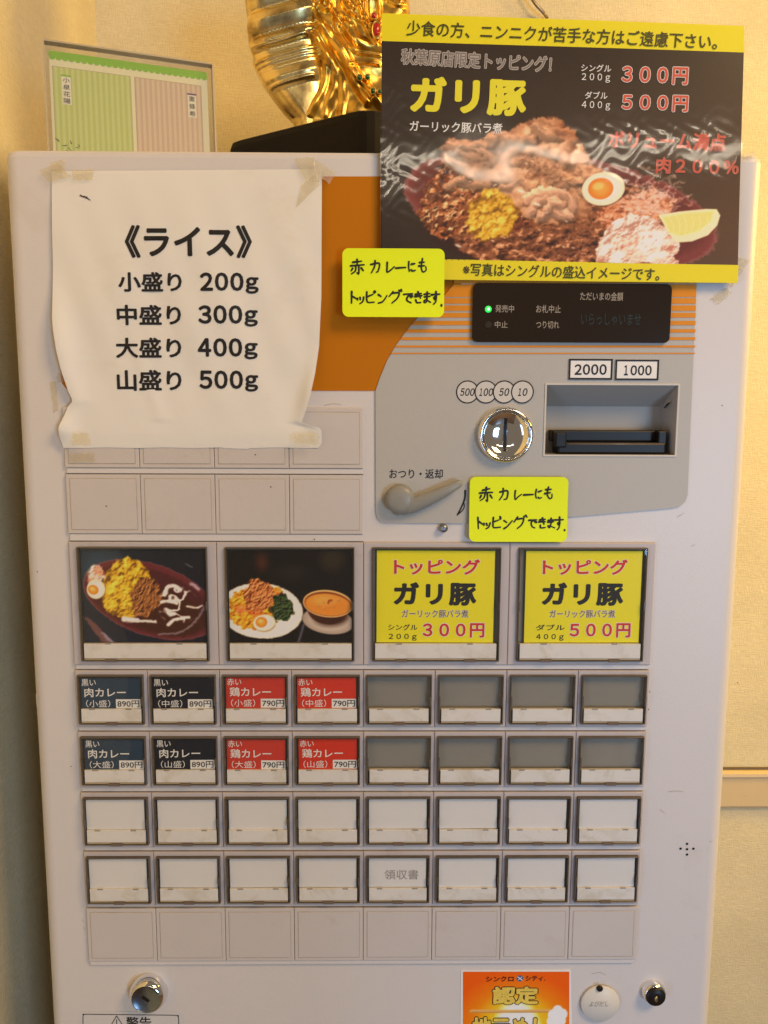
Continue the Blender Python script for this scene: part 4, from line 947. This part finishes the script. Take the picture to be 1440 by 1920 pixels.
# keep the painted rows where they were measured: the band edges only trim the top and bottom
me = cv.mesh('food_photo', topost, 1.45, PHOTO); o = inst('food_photo', me, PT)
me.transform(Matrix.Translation(-PO))
mb = MB(); yq = 0
def pt(s_, x0, y0, x1, y1, mt, off=0.012, deg=1.8, out=None, **k):
    if out: ptext(mb, s_, x0, y0, x1, y1, -0.0001, out[0], out[1], deg, ref=off, yd=-0.006, **k)
    ptext(mb, s_, x0, y0, x1, y1, -0.0002, mt, off, deg, yd=-0.006, **k)
GREYT = mat('faded_grey_print', (0.24, 0.20, 0.17), .5); GLOWT = mat('white_glow_print', (0.62, 0.56, 0.50), .5); DYEL = mat('deep_yellow_print', (0.84, 0.76, 0.03), .5); ROUGE = mat('poster_red_print', (0.66, 0.10, 0.05), .5); BROWNT = mat('dark_olive_print', (0.07, 0.055, 0.008), .5)
pt('少食の方、ニンニクが苦手な方はご遠慮下さい。', 762, 52, 1345, 81, BROWNT, 0.012, 2.0)
pt('秋葉原店限定トッピング！', 752, 99, 1034, 129, GREYT, 0.02, 2.6, (GLOWT, 0.055))
pt('ガリ豚', 769, 146, 987, 216, DYEL, 0.05, 1.2, space=1.08)
pt('ガーリック豚バラ煮', 768, 229, 942, 249, WHITE, 0.015, 1.2)
pt('シングル', 1089, 122, 1145, 136, WHITE, 0.012, 1.5); pt('２００ｇ', 1090, 139, 1143, 156, WHITE, 0.01, 1.0)
pt('３００円', 1165, 126, 1289, 159, ROUGE, 0.03, 1.0, (WHITE, 0.062))
pt('ダブル', 1096, 173, 1138, 187, WHITE, 0.012, 1.2); pt('４００ｇ', 1090, 191, 1143, 208, WHITE, 0.01, 1.0)
pt('５００円', 1165, 179, 1289, 210, ROUGE, 0.03, 0.8, (WHITE, 0.062))
pt('ボリューム満点', 1140, 249, 1360, 282, ROUGE, 0.025, 1.2, (mat('pink_edge_print', (0.7, 0.35, 0.28), .5), 0.034)); pt('肉２００％', 1229, 298, 1384, 328, ROUGE, 0.02, 1.0, (MATS['pink_edge_print'], 0.03))
pt('※写真はシングルの盛込イメージです。', 868, 498, 1236, 522, BROWNT, 0.012, 1.2)
mb.warp(lambda v: (v[0], py_of(v[0], v[2])-0.0006+v[1]*1.0, v[2])); mb.build('printed_lettering', PT, origin=PO)
def lamw(x, z):
    """ripples of the film, strongest across the middle of the sheet"""
    a = 0.00006*math.sin(x*75+1.8*math.sin(z*70))+0.00004*math.sin(z*110+2.2*math.sin(x*60)+1)
    q = 0.5+0.5*math.sin(x*31+2*math.sin(z*27))
    return a+q*(0.000013*math.sin(x*430+z*300+3*math.sin(z*210))+0.000010*math.sin(z*760-x*380+3*math.sin(x*260)))
mb = MB(); f = bil(TL, TR_, BR, BL); nu, nv = 340, 240; vs = []
for j in range(nv+1):
    for i in range(nu+1):
        p = place(*f(i/nu, j/nv), 0.0018); vs.append((p[0], p[1]+lamw(p[0], p[2]), p[2]))
mb.add(vs, [((j+1)*(nu+1)+i, (j+1)*(nu+1)+i+1, j*(nu+1)+i+1, j*(nu+1)+i) for j in range(nv) for i in range(nu)], LAM, True); mb.build('laminate_film', PT, origin=PO)
for q in ([(1391, 289), (1412, 286), (1416, 298), (1392, 300)],): P(tape_piece(q, -0.001, T), 'tape_residue')

# ------------------------------------------------------------------ yellow notes with hand lettering
G = {'赤': [[(.2, .2), (.8, .15)], [(.5, .0), (.5, .42)], [(.02, .45), (.98, .38)], [(.4, .44), (.36, .75), (.12, .98)], [(.6, .44), (.62, .95), (.5, .88)], [(.2, .6), (.1, .78)], [(.78, .58), (.92, .75)]],
 'カ': [[(.05, .32), (.85, .26), (.78, .82), (.58, .92)], [(.45, .02), (.42, .5), (.08, .98)]], 'レ': [[(.2, .08), (.2, .5), (.2, .92), (.55, .75), (.98, .45)]], 'ー': [[(.0, .55), (1, .48)]],
 'に': [[(.15, .1), (.08, .55), (.2, .95)], [(.45, .3), (.9, .27)], [(.42, .78), (.62, .9), (1, .84)]], 'も': [[(.5, .02), (.38, .6), (.55, .96), (.9, .85), (.88, .58)], [(.15, .3), (.75, .28)], [(.1, .56), (.75, .52)]],
 'ト': [[(.3, .0), (.3, .98)], [(.3, .36), (.85, .6)]], 'ッ': [[(.05, .5), (.15, .72)], [(.4, .45), (.5, .66)], [(.95, .42), (.8, .8), (.4, 1.0)]], 'ピ': [[(.15, .12), (.15, .6), (.25, .9), (.9, .86)], [(.15, .5), (.75, .32)], [(.9, .05), (1.0, .12), (.9, .2), (.82, .12), (.9, .05)]],
 'ン': [[(.05, .2), (.35, .38)], [(.08, .95), (.5, .78), (.98, .25)]], 'グ': [[(.35, .1), (.05, .52)], [(.3, .25), (.8, .2), (.68, .65), (.25, 1.0)], [(.82, .0), (.9, .14)], [(.98, -.05), (1.05, .1)]],
 'で': [[(.0, .2), (.95, .1)], [(.85, .13), (.4, .4), (.38, .78), (.8, .98)], [(.72, .35), (.8, .5)], [(.9, .28), (.98, .42)]], 'き': [[(.12, .25), (.85, .16)], [(.08, .46), (.9, .36)], [(.4, .02), (.75, .62)], [(.2, .7), (.3, .95), (.8, .95)]],
 'ま': [[(.15, .25), (.85, .2)], [(.15, .47), (.85, .42)], [(.5, .02), (.52, .5), (.48, .85), (.25, .98), (.15, .82), (.4, .74), (.95, .95)]], 'す': [[(.0, .25), (1, .18)], [(.55, .0), (.56, .5), (.4, .64), (.34, .46), (.56, .42), (.52, .8), (.28, 1.0)]], '.': [[(.3, .9), (.45, 1.0)]]}
L1 = [('赤', 14, 20, 41, 49), ('カ', 52, 22, 71, 46), ('レ', 80, 24, 97, 46), ('ー', 99, 27, 118, 44), ('に', 122, 22, 136, 44), ('も', 140, 18, 157, 44)]
L2 = [('ト', 12, 81, 30, 104), ('ッ', 27, 82, 41, 104), ('ピ', 43, 78, 62, 104), ('ン', 66, 82, 84, 104), ('グ', 86, 78, 110, 102), ('で', 114, 82, 132, 102), ('き', 134, 80, 150, 102), ('ま', 150, 80, 166, 102), ('す', 166, 80, 182, 104), ('.', 182, 82, 190, 108)]
def note(x0, y0, x1, y1, lab, depth, seed, dx1, rot):
    base = at((x0+x1)/2, y1, -depth)
    t = thing('sticky_note', base, lab, 'note', 'yellow notes with marker lettering'); o3 = Vector(base); rr = random.Random(seed)
    a, b = at(x0, (y0+y1)/2, -depth), at(x1, (y0+y1)/2, -depth); z1, z0 = at((x0+x1)/2, y0, -depth).z, at((x0+x1)/2, y1, -depth).z
    m_ = MB(); rc = 0.0045; hs = sorted(set([round(rc*(1-math.cos(q)), 6) for q in np.linspace(0, math.pi/2, 7)])); zl = [z0+q for q in hs]+list(np.linspace(z0+rc, z1-rc, 16))[1:-1]+[z1-q for q in hs[::-1]]
    vs = []
    for yy in (-depth-0.0002, -depth+0.0001):
        for zz in zl:
            e_ = min(zz-z0, z1-zz); ins = rc-math.sqrt(max(0, rc*rc-(rc-e_)**2)) if e_ < rc else 0
            vs += [(a.x+ins+(b.x-a.x-2*ins)*i/12, yy, zz) for i in range(13)]
    nz = len(zl); fs = [(j*13+i, j*13+i+1, (j+1)*13+i+1, (j+1)*13+i) for j in range(nz-1) for i in range(12)]; fs += [tuple(nz*13+k for k in f_[::-1]) for f_ in fs]
    for j in range(nz-1):
        for i, sg in ((0, 1), (12, -1)): fs.append((j*13+i, (j+1)*13+i, nz*13+(j+1)*13+i, nz*13+j*13+i))
    for j in (0, nz-1): fs += [(j*13+i, j*13+i+1, nz*13+j*13+i+1, nz*13+j*13+i) for i in range(12)]
    m_.add(vs, fs, NOTE)
    kk = (b.x-a.x)/190
    bend = lambda v: (v[0], v[1]-0.0020*((v[2]-z0)/(z1-z0)-0.7)**2*2, v[2])
    cxn, czn = (a.x+b.x)/2, (z0+z1)/2; cr, sr = math.cos(rot), math.sin(rot)
    turn = lambda v: (cxn+(v[0]-cxn)*cr-(v[2]-czn)*sr, v[1], czn+(v[0]-cxn)*sr+(v[2]-czn)*cr)
    m_.warp(bend); m_.warp(turn); m_.build('note_paper', t, origin=o3)
    m_ = MB(); sz = (z1-z0)/129; jt = 0.5 if seed == 1 else 1.1
    for ch, u0, v0, u1, v1 in L1+L2:
        ddx = dx1 if (ch, u0, v0, u1, v1) in L1 else 0
        for st in G[ch]:
            q = [(a.x+(u0+ddx+(u1-u0)*p[0]+rr.uniform(-jt, jt))*kk, z1-(v0+(v1-v0)*p[1]+rr.uniform(-jt, jt))*sz) for p in st]
            ink(m_, q, rr.uniform(0.00125, 0.00155)*(1 if len(st) > 2 else 1.1), -depth-0.0005, BLACK, 0.3)
    m_.warp(bend); m_.warp(turn); m_.build('marker_lettering', t, origin=o3)
note(642, 466, 833, 595, 'yellow handwritten note overlapping the lower left corner of the food poster', 0.0100, 1, 0, 0.0)
note(880, 894, 1064, 1015, 'yellow handwritten note stuck beside the coin return lever', 0.0045, 2, 4, 0.0)

# ------------------------------------------------------------------ orange sticker at the foot
ST = thing('promotion_sticker', at(967, 1935, -0.001), 'orange and white sticker with gold lettering 認定 near the bottom of the machine', 'sticker'); SO = Vector(ST.location)
mb = MB(); shape(mb, [pl([(864, 1819), (1070, 1817), (1075, 2060), (862, 2060)])], -0.0005, -0.0001, WHITE); mb.build('sticker_border', ST, origin=SO)
c = Canvas(868, 1821, 1067, 2050, 0.6, (212, 84, 14)); c.ell(968, 1925, 92, 78, 0, (230, 140, 20), 26, 1); c.ell(968, 1935, 60, 62, 0, (248, 196, 40), 22, .95); c.ell(968, 1945, 44, 68, 0, (255, 252, 240), 7, 1)
c.stroke([(884, 1895), (960, 1895), (1036, 1894)], 6, (205, 160, 96), 1, 1); c.stroke([(884, 1897), (960, 1897), (1036, 1896)], 1.5, (150, 100, 40), 1, .8)
for x, y, r in ((1044, 1893, 9), (1052, 1900, 10), (1036, 1902, 10), (1034, 1914, 10), (1048, 1912, 11), (1040, 1924, 10)): c.ell(x, y, r, r, 0, (248, 244, 238), 1)
me = c.mesh('sticker_print', lambda x, y: (at(x, y).x, -0.0007, at(x, y).z), 1.35, PHOTO); me.transform(Matrix.Translation(-SO)); inst('sticker_print', me, ST)
mb = MB(); GOLDP = mat('gold_print', (0.80, 0.58, 0.10), .45, var=.25, vscale=260); DKR = mat('dark_red_print', (0.12, 0.012, 0.006), .5); BLUEP = mat('blue_print', (0.05, 0.12, 0.30), .5)
ptext(mb, 'シンクロ', 911, 1829, 963, 1839, -0.0010, DKR, 0.03, -0.5); ptext(mb, 'シティ.', 985, 1828, 1022, 1838, -0.0010, DKR, 0.03, -0.5)
for s_, r_ in (('認定', (923, 1848, 1009, 1882)), ('地元めし', (885, 1905, 1026, 1942))):
    ptext(mb, s_, *r_, -0.0009, BLACK, 0.085, 0, ref=0.045); ptext(mb, s_, *r_, -0.0010, GOLDP, 0.045, 0)
p = at(974.5, 1833); mb.add([(x, -0.0009, z) for x, z in circ(p.x, p.z, 0.0027, 24)], [tuple(range(24))], BLUEP); 
ink(mb, [(p.x-0.0018, p.z+0.0014), (p.x, p.z), (p.x+0.0018, p.z-0.0014)], 0.0008, -0.0010, WHITE, 0); ink(mb, [(p.x-0.0016, p.z-0.0014), (p.x+0.0016, p.z+0.0014)], 0.0005, -0.0010, WHITE, 0)
mb.build('printed_lettering', ST, origin=SO)

# ------------------------------------------------------------------ things on top of the machine
# acrylic stand with a picture card; its left side is nearer
a3, b3 = at(80, 65, 0.040), at(402, 107, 0.083)
ang = math.atan2(b3.y-a3.y, b3.x-a3.x); wd = math.hypot(b3.x-a3.x, b3.y-a3.y)
hgt = a3.z-ZT-0.0005
CS = thing('card_stand', (a3.x+0.0, a3.y, ZT+0.0005), 'clear acrylic stand holding a green bordered picture card on top of the machine', 'card stand', rot=(math.radians(-6), 0, ang))
mb = MB(); k = 0.0016
mb.box(0, wd, 0.0030, 0.0030+k, 0, hgt, ACRYL); mb.box(0.001, wd-0.001, -0.0016, 0, 0.004, hgt-0.003, ACRYL); mb.box(0, wd, -0.002, 0.045, 0, 0.0022, ACRYL)
EDG = mat('acrylic_edge', (0.42, 0.36, 0.26), .25); 
for x0, x1, z0, z1 in ((-0.0005, 0.0007, 0.002, hgt), (wd-0.0007, wd+0.0005, 0.002, hgt), (0.0007, wd-0.0007, hgt-0.0006, hgt+0.0006)): mb.box(x0, x1, -0.0018, 0.0048, z0, z1, EDG)
mb.build('acrylic_holder', CS)
mb = MB(); cx0, cx1 = 0.0035, wd-0.0045; cz0, cz1 = 0.003, hgt-0.0055; W_ = cx1-cx0; H_ = cz1-cz0; yc = 0.0022
PAG = mat('pale_green_print', (0.50, 0.60, 0.20), .5); PAP = mat('pale_lilac_print', (0.62, 0.46, 0.42), .5); PAG2 = mat('pale_green_stripe', (0.60, 0.67, 0.33), .5); PAP2 = mat('cream_pink_stripe', (0.70, 0.58, 0.48), .5); GRN = mat('bright_green_print', (0.22, 0.52, 0.03), .5); PINK = mat('pink_print', (0.72, 0.24, 0.30), .5); CRM = mat('cream_card_print', (0.80, 0.78, 0.62), .5)
mb.box(cx0, cx1, yc, yc+0.0006, cz0, cz1, CRM)
mb.quad(cx0, cx1, cz1-H_*0.055, cz1, yc-0.0001, GRN)
for k_ in range(26):
    x = cx0+W_*(k_+.5)/26; r = W_/52; pts = [(x+r*math.cos(a), yc-0.00012-0.00001*(k_ % 2), cz1-H_*0.055+r*0.9*math.sin(a)) for a in np.linspace(math.pi, 2*math.pi, 9)]; mb.add(pts, [tuple(range(9))], GRN)
def stripe(u0, u1, v0, v1, m1, m2, n):
    x0, x1 = cx0+W_*u0, cx0+W_*u1; z1, z0 = cz1-H_*v0, cz1-H_*v1; mb.quad(x0, x1, z0, z1, yc-0.0001, m1)
    for i in range(n): mb.quad(x0+(x1-x0)*(i+.25)/n, x0+(x1-x0)*(i+.75)/n, z0, z1, yc-0.00018, m2)
    e = 0.0004
    for r_ in ((x0-e, x0, z0-e, z1+e), (x1, x1+e, z0-e, z1+e), (x0, x1, z1, z1+e), (x0, x1, z0-e, z0)): mb.quad(*r_, yc-0.00015, mat('thin_rule_print', (0.45, 0.36, 0.26), .5))
stripe(0.02, 0.495, 0.14, 0.90, PAG, PAG2, 14); stripe(0.525, 0.955, 0.14, 1.0, PAP, PAP2, 13)
def plate_text(u0, u1, v0, v1, s_, mt):
    x0, x1, z1, z0 = cx0+W_*u0, cx0+W_*u1, cz1-H_*v0, cz1-H_*v1; mb.quad(x0, x1, z0, z1, yc-0.00028, WHITE); n = len(s_); h = (z1-z0)/n
    mb.quad(x0-0.0004, x1+0.0004, z1+0.0002, z1+0.0014, yc-0.0003, mt)
    for i, ch in enumerate(s_): text(mb, ch, x0+0.0008, x1-0.0008, z1-h*(i+.88), z1-h*(i+.12), yc-0.00036, BLACK, 0.01)
plate_text(.07, .125, .22, .47, '小泉花陽', GRN); plate_text(.865, .92, .24, .45, '東條希', mat('violet_print', (.12, .06, .28), .5))
for i in range(11):
    x = cx0+W_*(.05+i*.025); zc_ = cz1-H_*.955
    mb.add([(x+0.0016*math.cos(t)*(1 if j % 2 else .6), yc-0.0003-0.00001*(i % 2), zc_+0.0032*math.sin(t)*(1 if j % 2 else .6)) for j, t in enumerate(np.linspace(0, 2*math.pi, 12, endpoint=False))], [tuple(range(12))], PINK)
rr = random.Random(3)
for u, v in ((.03, .80), (.06, .84), (.10, .81), (.14, .84), (.09, .88), (.13, .89), (.86, .955), (.90, .96)):
    x, z = cx0+W_*u, cz1-H_*v; ink(mb, [(x+rr.uniform(-.002, .003), z+rr.uniform(-.0015, .0015)) for _ in range(4)], 0.00035, yc-0.0004, BLACK, 0)
mb.build('picture_card', CS)

# black plinth, near corner forward
N_, L_ = at(687, 200, 0.088), at(418, 268, 0.186); topz = N_.z
PLM = mat('black_lacquer_wood', (0.010, 0.008, 0.007), 0.6, spec=0.2, bump=.1, bscale=200)
d1 = Vector((L_.x-N_.x, L_.y-N_.y, 0)); d2 = Vector((-d1.y, d1.x, 0)).normalized()*-1
if d2.y < 0: d2 = -d2
d2 = Vector((0.14, 0.085, 0)); base = Vector((N_.x, N_.y, 0)); q = [base, base+d1, base+d1+d2, base+d2]; ctr = sum(q, Vector())/4; ctr.z = ZT+0.0005
mb = MB(); rings = [(ZT+0.0005, 1.0), (topz-0.006, 1.0), (topz-0.0015, 0.985), (topz, 0.955)]; vs = []
def rnd(qs, rad, n=5):
    out = []
    for i in range(4):
        p, a, b = qs[i], qs[i-1], qs[(i+1) % 4]; u = (a-p).normalized()*rad; v = (b-p).normalized()*rad
        for t in np.linspace(0, 1, n): out.append((p+u)*(1-t)**2+p*2*t*(1-t)+(p+v)*t*t)
    return out
for z, s_ in rings:
    for p in rnd(q, 0.016): pp = Vector((ctr.x, ctr.y, 0))+(p-Vector((ctr.x, ctr.y, 0)))*s_; vs.append((pp.x, pp.y, z))
n = 20; fs = [(j*n+i, j*n+(i+1) % n, (j+1)*n+(i+1) % n, (j+1)*n+i) for j in range(3) for i in range(n)]+[tuple(range(3*n, 4*n))]
mb.add(vs, fs, PLM); o = mb.build('black_plinth', origin=ctr, loc=ctr); tag(o, 'black wooden plinth under the golden statue on top of the machine', 'plinth')

# golden statue: carved relief body with a ribbed side wing
def gold(name, col, rough, bump, bs):
    M = mat(name, col, rough, metal=1.0, bump=bump, bscale=bs, dirt_or_shade=(0.16, 0.06, 0.010), dscale=30, damt=0.8, dlo=0.50); return M  # random brown blotches, part dirt, part painted stand-in for shade in the folds
GOLD = gold('leaf_gold', (0.90, 0.56, 0.12), 0.30, 0.03, 160); GOLD2 = gold('bright_leaf_gold', (0.92, 0.72, 0.32), 0.27, 0.05, 330)
SY = 0.175
GS = thing('golden_statue', (at(620, 220, SY+0.03).x, SY+0.03, topz), 'ornate golden statue with ribbed side wing standing on the black plinth', 'statue'); GO = Vector(GS.location)
def seg_d(px, py, pts):
    P_ = np.array(catmull(pts, 6)); dm = np.full(px.shape, 1e9); tt = np.zeros(px.shape); n_ = len(P_)-1
    for i, (a, b) in enumerate(zip(P_[:-1], P_[1:])):
        e_ = b-a; t = np.clip(((px-a[0])*e_[0]+(py-a[1])*e_[1])/(e_@e_+1e-9), 0, 1); d_ = np.hypot(px-a[0]-t*e_[0], py-a[1]-t*e_[1]); c_ = d_ < dm; dm = np.where(c_, d_, dm); tt = np.where(c_, (i+t)/n_, tt)
    return dm, tt
def relief(name, outline, strokes, dome, res, mt, back, ybase, ripple=None):
    """closed carved mass: front from raised cords and folds over a domed outline (photo px at depth ybase), straight sides, flat back"""
    O = np.array(outline, float); ys = np.arange(O[:, 1].min(), O[:, 1].max()+.1, res); rows_ = []
    for y in ys:
        xs = []
        for i in range(len(O)):
            a, b = O[i], O[(i+1) % len(O)]
            if (a[1] <= y) != (b[1] <= y): xs.append(a[0]+(b[0]-a[0])*(y-a[1])/(b[1]-a[1]))
        if len(xs) >= 2: rows_.append((y, min(xs), max(xs)))
    nu_ = 110; PXs = np.array([[x0+(x1-x0)*i/nu_ for i in range(nu_+1)] for y, x0, x1 in rows_]); PYs = np.array([[y]*(nu_+1) for y, _, _ in rows_])
    ue = np.minimum(PXs-PXs[:, :1], PXs[:, -1:]-PXs); h = dome*np.sqrt(np.clip(ue/40, 0, 1)*(2-np.clip(ue/40, 0, 1)))
    if ripple: h = h+ripple(PXs, PYs)
    for pts, w0, w1, hh in strokes:
        dm, tt = seg_d(PXs, PYs, pts); w_ = w0+(w1-w0)*tt; h = h+hh*0.8*np.clip(1-(dm/(w_*1.35))**2, 0, 1)**1.5
    m_ = MB(); vs = []; R_, C_ = PXs.shape; k_ = 1/2.6e3
    for j in range(R_):
        for i in range(C_):
            p = at(PXs[j, i], PYs[j, i], ybase); vs.append((p.x, ybase-h[j, i]*k_*1.3, p.z))
    nf = len(vs)
    for j in range(R_):
        for i in (0, C_-1): p = at(PXs[j, i], PYs[j, i], ybase); vs.append((p.x, ybase+back, p.z))
    fs = [((j+1)*C_+i, (j+1)*C_+i+1, j*C_+i+1, j*C_+i) for j in range(R_-1) for i in range(C_-1)]
    for j in range(R_-1):
        fs += [(j*C_, nf+2*j, nf+2*j+2, (j+1)*C_), (j*C_+C_-1, (j+1)*C_+C_-1, nf+2*j+3, nf+2*j+1), (nf+2*j, nf+2*j+1, nf+2*j+3, nf+2*j+2)]
    fs += [tuple(range(C_))+(nf+1, nf), tuple(range((R_-1)*C_, R_*C_))[::-1]+(nf+2*R_-2, nf+2*R_-1)]
    m_.add(vs, fs, mt, True); o_ = m_.build(name, GS, origin=GO)
    for pgn in o_.data.polygons:
        if len(pgn.vertices) > 4: pgn.use_smooth = False
    return o_
wing = [(470, -110), (463, -60), (461, 0), (464, 45), (467, 88), (473, 103), (475, 124), (492, 156), (510, 181), (530, 207), (548, 226), (556, 250), (600, 250), (612, 180), (600, 100), (596, 40), (600, -110)]
def rip(x, y):
    t = y+x*0.28-130     # ridge lines climb to the right
    t1 = t-[0][0]
    def g(c_, w_, a): return a*np.exp(-((t1-c_)/w_)**2)
    def up(c_, w_, a):    # a fold that swells slowly and drops back sharply
        q = (t1-c_)/w_; return a*np.clip(1-np.abs(q), 0, 1)**0.7*(q > -1)*(q < 1)
    return up(8, 28, 12)+up(60, 25, 13)+up(98, 15, 9)+g(131, 3.5, 4)+g(140, 3, 3)+g(150, 3, 3)+up(172, 22, 8)+up(-52, 32, 14)
relief('side_wing', wing, [([(470, 100), (520, 92), (575, 74)], 4, 4, 6), ([(500, 175), (550, 160), (590, 150)], 3, 3, 4)], 22, 2.0, GOLD2, 0.012, SY, rip)
body = [(590, -110), (584, -40), (578, 10), (572, 40), (576, 60), (562, 78), (575, 96), (590, 128), (592, 152), (578, 190), (560, 228), (556, 255), (780, 255), (775, 120), (768, 20), (760, -110)]
S = []
S += [([(584, -20), (586, 20), (600, 55), (622, 78), (645, 110), (668, 150), (700, 190), (730, 225)], 7, 8, 16), ([(570, 68), (588, 60), (604, 70), (624, 98), (646, 130), (664, 165), (690, 205)], 6, 7, 16),
      ([(572, 82), (588, 78), (602, 96), (612, 130), (605, 175), (580, 225)], 9, 9, 9), ([(596, 90), (622, 130), (628, 170), (612, 225)], 7, 7, 5), ([(606, 104), (638, 150), (645, 190), (640, 225)], 7, 7, 5),
      ([(612, -20), (618, 15), (632, 45), (652, 78), (668, 104)], 5, 3, 12), ([(640, -10), (646, 25), (662, 45), (690, 62), (712, 66)], 4, 3, 10), ([(630, 60), (650, 95), (672, 112), (712, 118)], 3, 3, 8),
      ([(598, 20), (606, 8), (618, 10), (622, 24), (612, 32), (602, 26)], 6, 5, 14), ([(654, 60), (666, 88), (690, 100), (716, 102)], 10, 12, 12),
      ([(688, 20), (692, 8), (706, 10), (712, 30), (714, 60), (708, 85), (698, 70), (690, 45), (688, 20)], 3.5, 3.5, 12), ([(676, 15), (678, 45), (692, 80), (706, 98)], 3, 3, 8), ([(655, 140), (680, 132), (710, 134)], 3, 3, 8), ([(655, 145), (676, 170), (704, 188), (716, 192)], 3, 3, 8), ([(720, -20), (735, 5), (750, 15)], 6, 5, 12), ([(726, 15), (745, 25), (762, 20)], 4, 4, 9)]
for x, y in ((664, 10), (656, 22), (672, 30), (660, 38), (648, 8), (668, -2), (650, 50), (630, 52), (640, 42)): S.append(([(x, y), (x+4, y+3), (x+8, y+10)], 4, 3, 9))
relief('carved_body', body, S, 30, 1.8, GOLD, 0.07, SY+0.006, lambda x, y: 4*np.sin(x/15+y/22)*np.sin(y/19)+0.5*np.sin(x/5.7-y/6.2))
GR = mat('red_glass_gem', (0.45, 0.015, 0.01), 0.12, coat=.5); GG = mat('green_glass_gem', (0.01, 0.10, 0.07), 0.12, coat=.5)
for px, py, rx, st, mt_ in ((701, 30, 4.5, 1.0, GR), (706, 56, 6, 1.9, GR), (674, 146, 4, 1.0, GG), (689, 145, 4, 1.0, GG), (699, 171, 4, 1.1, GG), (712, 172, 3.5, 1.0, GG)):
    p = at(px, py, SY-0.018); m_ = MB(); r_ = rx*0.0005
    m_.lathe([(r_*1.5, 0.006), (r_*1.5, -0.0005), (r_*1.3, -0.0012), (r_*1.1, -0.0006)], GOLD, p.x, p.z, 20, y0=p.y, stretch=st); m_.lathe([(r_*1.1, 0), (r_*.9, -0.0014), (r_*.4, -0.0022), (0, -0.0024)], mt_, p.x, p.z, 20, y0=p.y, stretch=st); m_.build('gem', GS, origin=GO)
